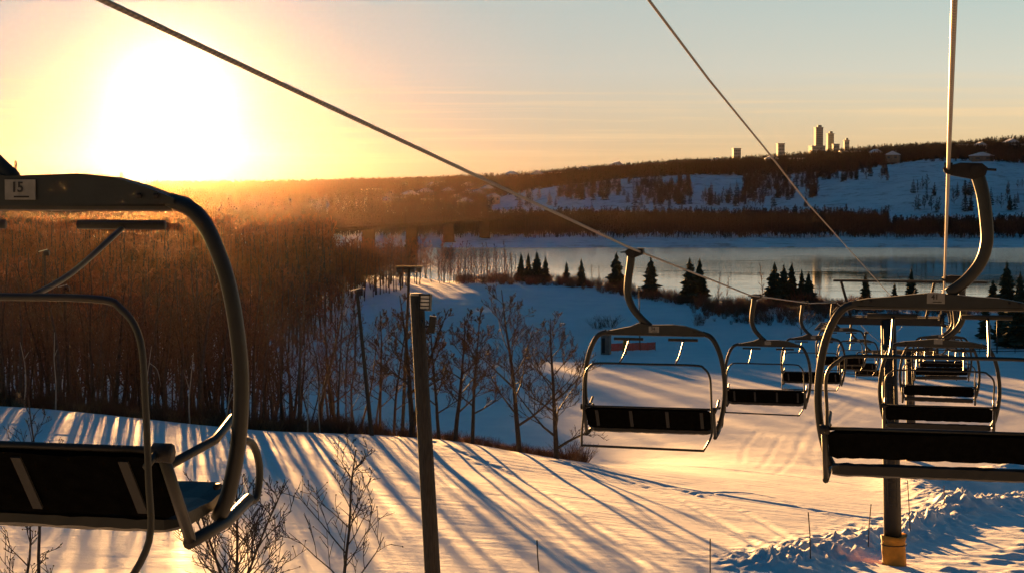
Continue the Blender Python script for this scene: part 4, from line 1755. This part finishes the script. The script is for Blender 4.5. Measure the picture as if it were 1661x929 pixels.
stakes = [(875, 926, 875, 'left most thin marker stake in the snow at the bottom'), (1152, 928, 873, 'thin marker stake at the bottom, left of the snow windrow'),
          (1315, 905, 830, 'bent marker stake at the edge of the run by the windrow'), (1408, 886, 817, 'leaning marker stake left of the tower foot'),
          (1477, 862, 778, 'thin marker stake just right of the tower post'), (1531, 818, 787, 'short reddish marker stake in the rough snow right of the tower')]
for i, (px, by, ty, lab) in enumerate(stakes):
    p = hit(px, by)
    tp = at(px + (-4, 0, -4, 5, -5, 0)[i], ty, p.y)
    mb = MB()
    d = tp - p
    mb.tube([(0, 0, -.3), tuple(d * .5 + Vector(((i % 3 - 1) * .02, 0, 0))), tuple(d)], .022, 6)
    o = mb.build('marker_stake', M['redtwig'] if i == 5 else M['stake'], loc=p)
    tag(o, lab, 'stake')

# rail fence on the flat at the right
rf0, rf1 = hit(1560, 573), hit(1760, 571)
e = empty('rail_fence', rf0)
tag(e, 'dark rail fence with one tall post on the flat at the right edge', 'fence')
dv = rf1 - rf0
for i in range(8):
    q = dv * (i / 7)
    mb = MB()
    mb.tube([(q.x, q.y, q.z - .2), (q.x, q.y, q.z + .8)], .05, 6)
    mb.build('fence_post', M['tower'], e)
for z in (.3, .65):
    mb = MB()
    mb.tube([(0, 0, z), tuple(dv + Vector((0, 0, z)))], .07, 6)
    mb.build('rail', M['tower'], e)
tp_ = hit(1617, 572) - rf0
mb = MB()
mb.tube([tuple(tp_), tuple(tp_ + Vector((0, 0, 5.4)))], .10, 8)
mb.build('tall_post', M['hanger'], e)

# ------------------------------------------------------------------ bridge
b0, b1 = at(560, 373, 700), at(905, 347, 1010)
br = empty('bridge', b0)
tag(br, 'long low concrete road bridge crossing the river at the left', 'bridge')
dv = b1 - b0
L_ = dv.length
ang_ = math.atan2(dv.y, dv.x)
pit = math.asin(dv.z / L_)
Mb = Matrix.Rotation(ang_, 3, 'Z') @ Matrix.Rotation(-pit, 3, 'Y')
mb = MB()
mb.box(dv / 2, (L_, 8, 0.8), Mb)
mb.build('deck', M['concrete'], br, smooth=False)
mb = MB()
mb.box(dv / 2 + Vector((0, 0, .56)), (L_, 7.5, .06), Mb)
mb.build('roadway', M['concrete'], br, smooth=False)
for sy in (-1, 1):
    mb = MB()
    nv = Vector((-math.sin(ang_), math.cos(ang_), 0)) * sy * 4.3
    mb.box(dv / 2 + nv + Vector((0, 0, 1.5)), (L_, .12, .14), Mb)
    for i in range(60):
        mb.box(dv * ((i + .5) / 60) + nv + Vector((0, 0, 1.0)), (.15, .12, 1.0), Mb)
    mb.build('railing', M['concrete'], br, smooth=False)
for px in (598, 668, 728, 786, 840):
    t_ = (px - 560) / (905 - 560)
    for _ in range(12):
        q = b0 + dv * t_
        pxx = CX + F * q.x / q.y
        t_ += (px - pxx) / 345
    q = dv * t_
    mb = MB()
    g_ = WZ - 1 - b0.z
    hgt = q.z - .55 - g_
    mb.box((q.x, q.y, g_ + hgt / 2), (1.6, 5.0, hgt), Matrix.Rotation(ang_, 3, 'Z'))
    mb.box((q.x, q.y, g_ + 1.2), (2.4, 6.0, 3.0), Matrix.Rotation(ang_, 3, 'Z'))
    mb.build('pier', M['concrete'], br, smooth=False)


# ------------------------------------------------------------------ skyline buildings
def building(px0, px1, top, Y, lab, floors, cols, base_drop=30, depth=None, crown=False):
    a, b = at(px0, top, Y), at(px1, top, Y)
    wd = b.x - a.x
    dp = depth or wd * .9
    z0 = zat((a.x + b.x) / 2, Y) - 2
    H = a.z - z0
    e = empty('tower_block' if floors > 9 else 'office_building', ((a.x + b.x) / 2, Y, z0), R(8))
    tag(e, lab, 'building', 'buildings on the skyline')
    mb = MB()
    mb.box((0, dp / 2, H / 2), (wd, dp, H))
    mb.build('wall', M['tower_wall'], e, smooth=False)
    mb = MB()
    mb.box((0, dp / 2, H + .5), (wd + .8, dp + .8, 1.0))
    if crown:
        mb.box((wd * .1, dp / 2, H + 2.2), (wd * .5, dp * .5, 2.6))
    mb.build('roof', M['tower_wall'], e, smooth=False)
    mb = MB()
    vis = min(H, (a.z - at(px0, 262, Y).z))
    for i in range(floors):
        z = H - vis * (i + .6) / floors
        for j in range(cols):
            x = -wd / 2 + wd * (j + .5) / cols
            mb.box((x, -.04, z), (wd / cols * .6, .12, vis / floors * .45))
    w_ = mb.build('windows', M['glass_dark'], e, smooth=False)
    w_['kind'] = 'stuff'
    return e


building(1323.5, 1335.5, 208, 2130, 'tallest slim tower block on the skyline', 18, 5, crown=True)
building(1343, 1353, 218, 2150, 'second tower block, right beside the tallest', 14, 4, crown=True)
building(1317, 1339, 238, 2120, 'broad lower block at the feet of the two skyline towers', 5, 9)
building(1352, 1362, 235, 2120, 'small block to the right of the two skyline towers', 4, 4)
building(1370, 1378, 229, 2170, 'small lone block on the skyline right of the two towers', 5, 3, crown=True)
building(1262, 1273, 234, 2100, 'square block on the skyline beside the signal cable', 5, 4)
building(1190, 1202, 242, 2090, 'square pale block on the skyline left of the signal cable', 4, 4)


def house_proto(wall, wx, wy, wh, rh, flat=False):
    e = empty('house', (0, 0, 0))
    mb = MB()
    mb.box((0, 0, wh / 2 - 1), (wx, wy, wh + 2))
    mb.build('wall', wall, e, smooth=False)
    mb = MB()
    if flat:
        mb.box((0, 0, wh + .2), (wx + .8, wy + .8, .5))
    else:
        mb.prism([(-wx / 2 - .6, wh), (wx / 2 + .6, wh), (wx / 2 + .3, wh + .5), (0, wh + rh), (-wx / 2 - .3, wh + .5)], -wy / 2 - .6, wy / 2 + .6)
    rf_ = mb.build('roof', M['roof_snow'], e, smooth=False)
    if not flat:
        c_ = MB()
        c_.box((wx * .22, 0, wh + rh * .75), (.9, .9, rh))
        c_.build('chimney', wall, rf_, smooth=False)
    for x in (-wx * .25, wx * .25):
        wn = MB()
        wn.box((x, -wy / 2 - .03, wh * .55), (wx * .2, .1, wh * .35))
        wn.build('window', M['glass_dark'], e, smooth=False)
    return e


hr = random.Random(21)
spots = []
for i in range(17):
    spots.append((hr.uniform(600, 800), hr.uniform(306, 340)))
spots += [(612, 318), (655, 312), (665, 330), (700, 336), (740, 333), (755, 342), (690, 305), (830, 296), (872, 291), (905, 287), (948, 284), (1000, 281), (1085, 276),
          (1160, 268), (1250, 258), (1290, 256), (1420, 262), (1448, 268), (1565, 249), (1590, 250), (1640, 247), (1655, 249)]
protos = [house_proto(M['house_pale'], 11, 9, 5, 3.4), house_proto(M['house_wall'], 14, 10, 6, 4), house_proto(M['house_pale'], 18, 9, 5, 0, True)]
first = [True] * 3
for i, (px, py) in enumerate(spots):
    k = i % 3
    o = protos[k] if first[k] else copy_tree(protos[k])
    first[k] = False
    p = hit(px, py, True)
    if p is None:
        p = gnd(px, 1600)
    o.location = p + Vector((0, 0, 3.5 if py < 300 else 1.5))
    o.rotation_euler = (0, 0, hr.uniform(-.6, .6))
    o.scale = (.8,) * 3
    if px < 810:
        tag(o, 'small snow-roofed house among the trees of the left hillside', 'house', 'houses on the left hillside')
    else:
        tag(o, 'small snow-roofed house along the ridge of the far bank', 'house', 'houses on the far ridge')
# long pale complex under the towers
e = house_proto(M['house_pale'], 26, 12, 5, 0, True)
e.location = gnd(1385, 1640) + Vector((0, 0, 2))
tag(e, 'long pale flat-roofed complex among the trees below the skyline towers', 'building')
e = house_proto(M['house_wall'], 17, 10, 4, 3)
e.location = gnd(1590, 1440) + Vector((0, 0, 0))
tag(e, 'wide snow-roofed house on the bluff behind the hanger of chair 41', 'house')

# thin masts on the low hill under the sun
for px, ty, lab in ((27, 262, 'thin mast on the horizon above number plate fifteen'), (198, 281, 'thin mast on the horizon above the beam of chair fifteen'),
                    (299, 295, 'short mast on the horizon right under the sun glow')):
    g = gnd(px, 2300)
    t_ = at(px, ty, 2300)
    mb = MB()
    mb.box((0, 0, (t_.z - g.z) / 2), (3.2, 3.2, t_.z - g.z))
    mb.box((0, 0, (t_.z - g.z)), (1.0, 1.0, 4))
    o = mb.build('mast', M['tower'], loc=g, smooth=False)
    tag(o, lab, 'mast')

# ------------------------------------------------------------------ air
hz = MB()
hz.box((0, 2100, 47), (5400, 4400, 130))
ho = hz.build('haze', [], smooth=False)
ho.data.materials.clear()
tag(ho, 'thin sunlit evening haze over the valley', kind='stuff')
hm = bpy.data.materials.new('haze_air')
hm.use_nodes = True
hn = hm.node_tree
hn.nodes.clear()
vo = hn.nodes.new('ShaderNodeVolumePrincipled')
vo.inputs['Color'].default_value = (1.0, 0.70, 0.50, 1)
vo.inputs['Density'].default_value = 0.0000027
vo.inputs['Anisotropy'].default_value = 0.95
om = hn.nodes.new('ShaderNodeOutputMaterial')
hn.links.new(vo.outputs[0], om.inputs['Volume'])
ho.data.materials.append(hm)
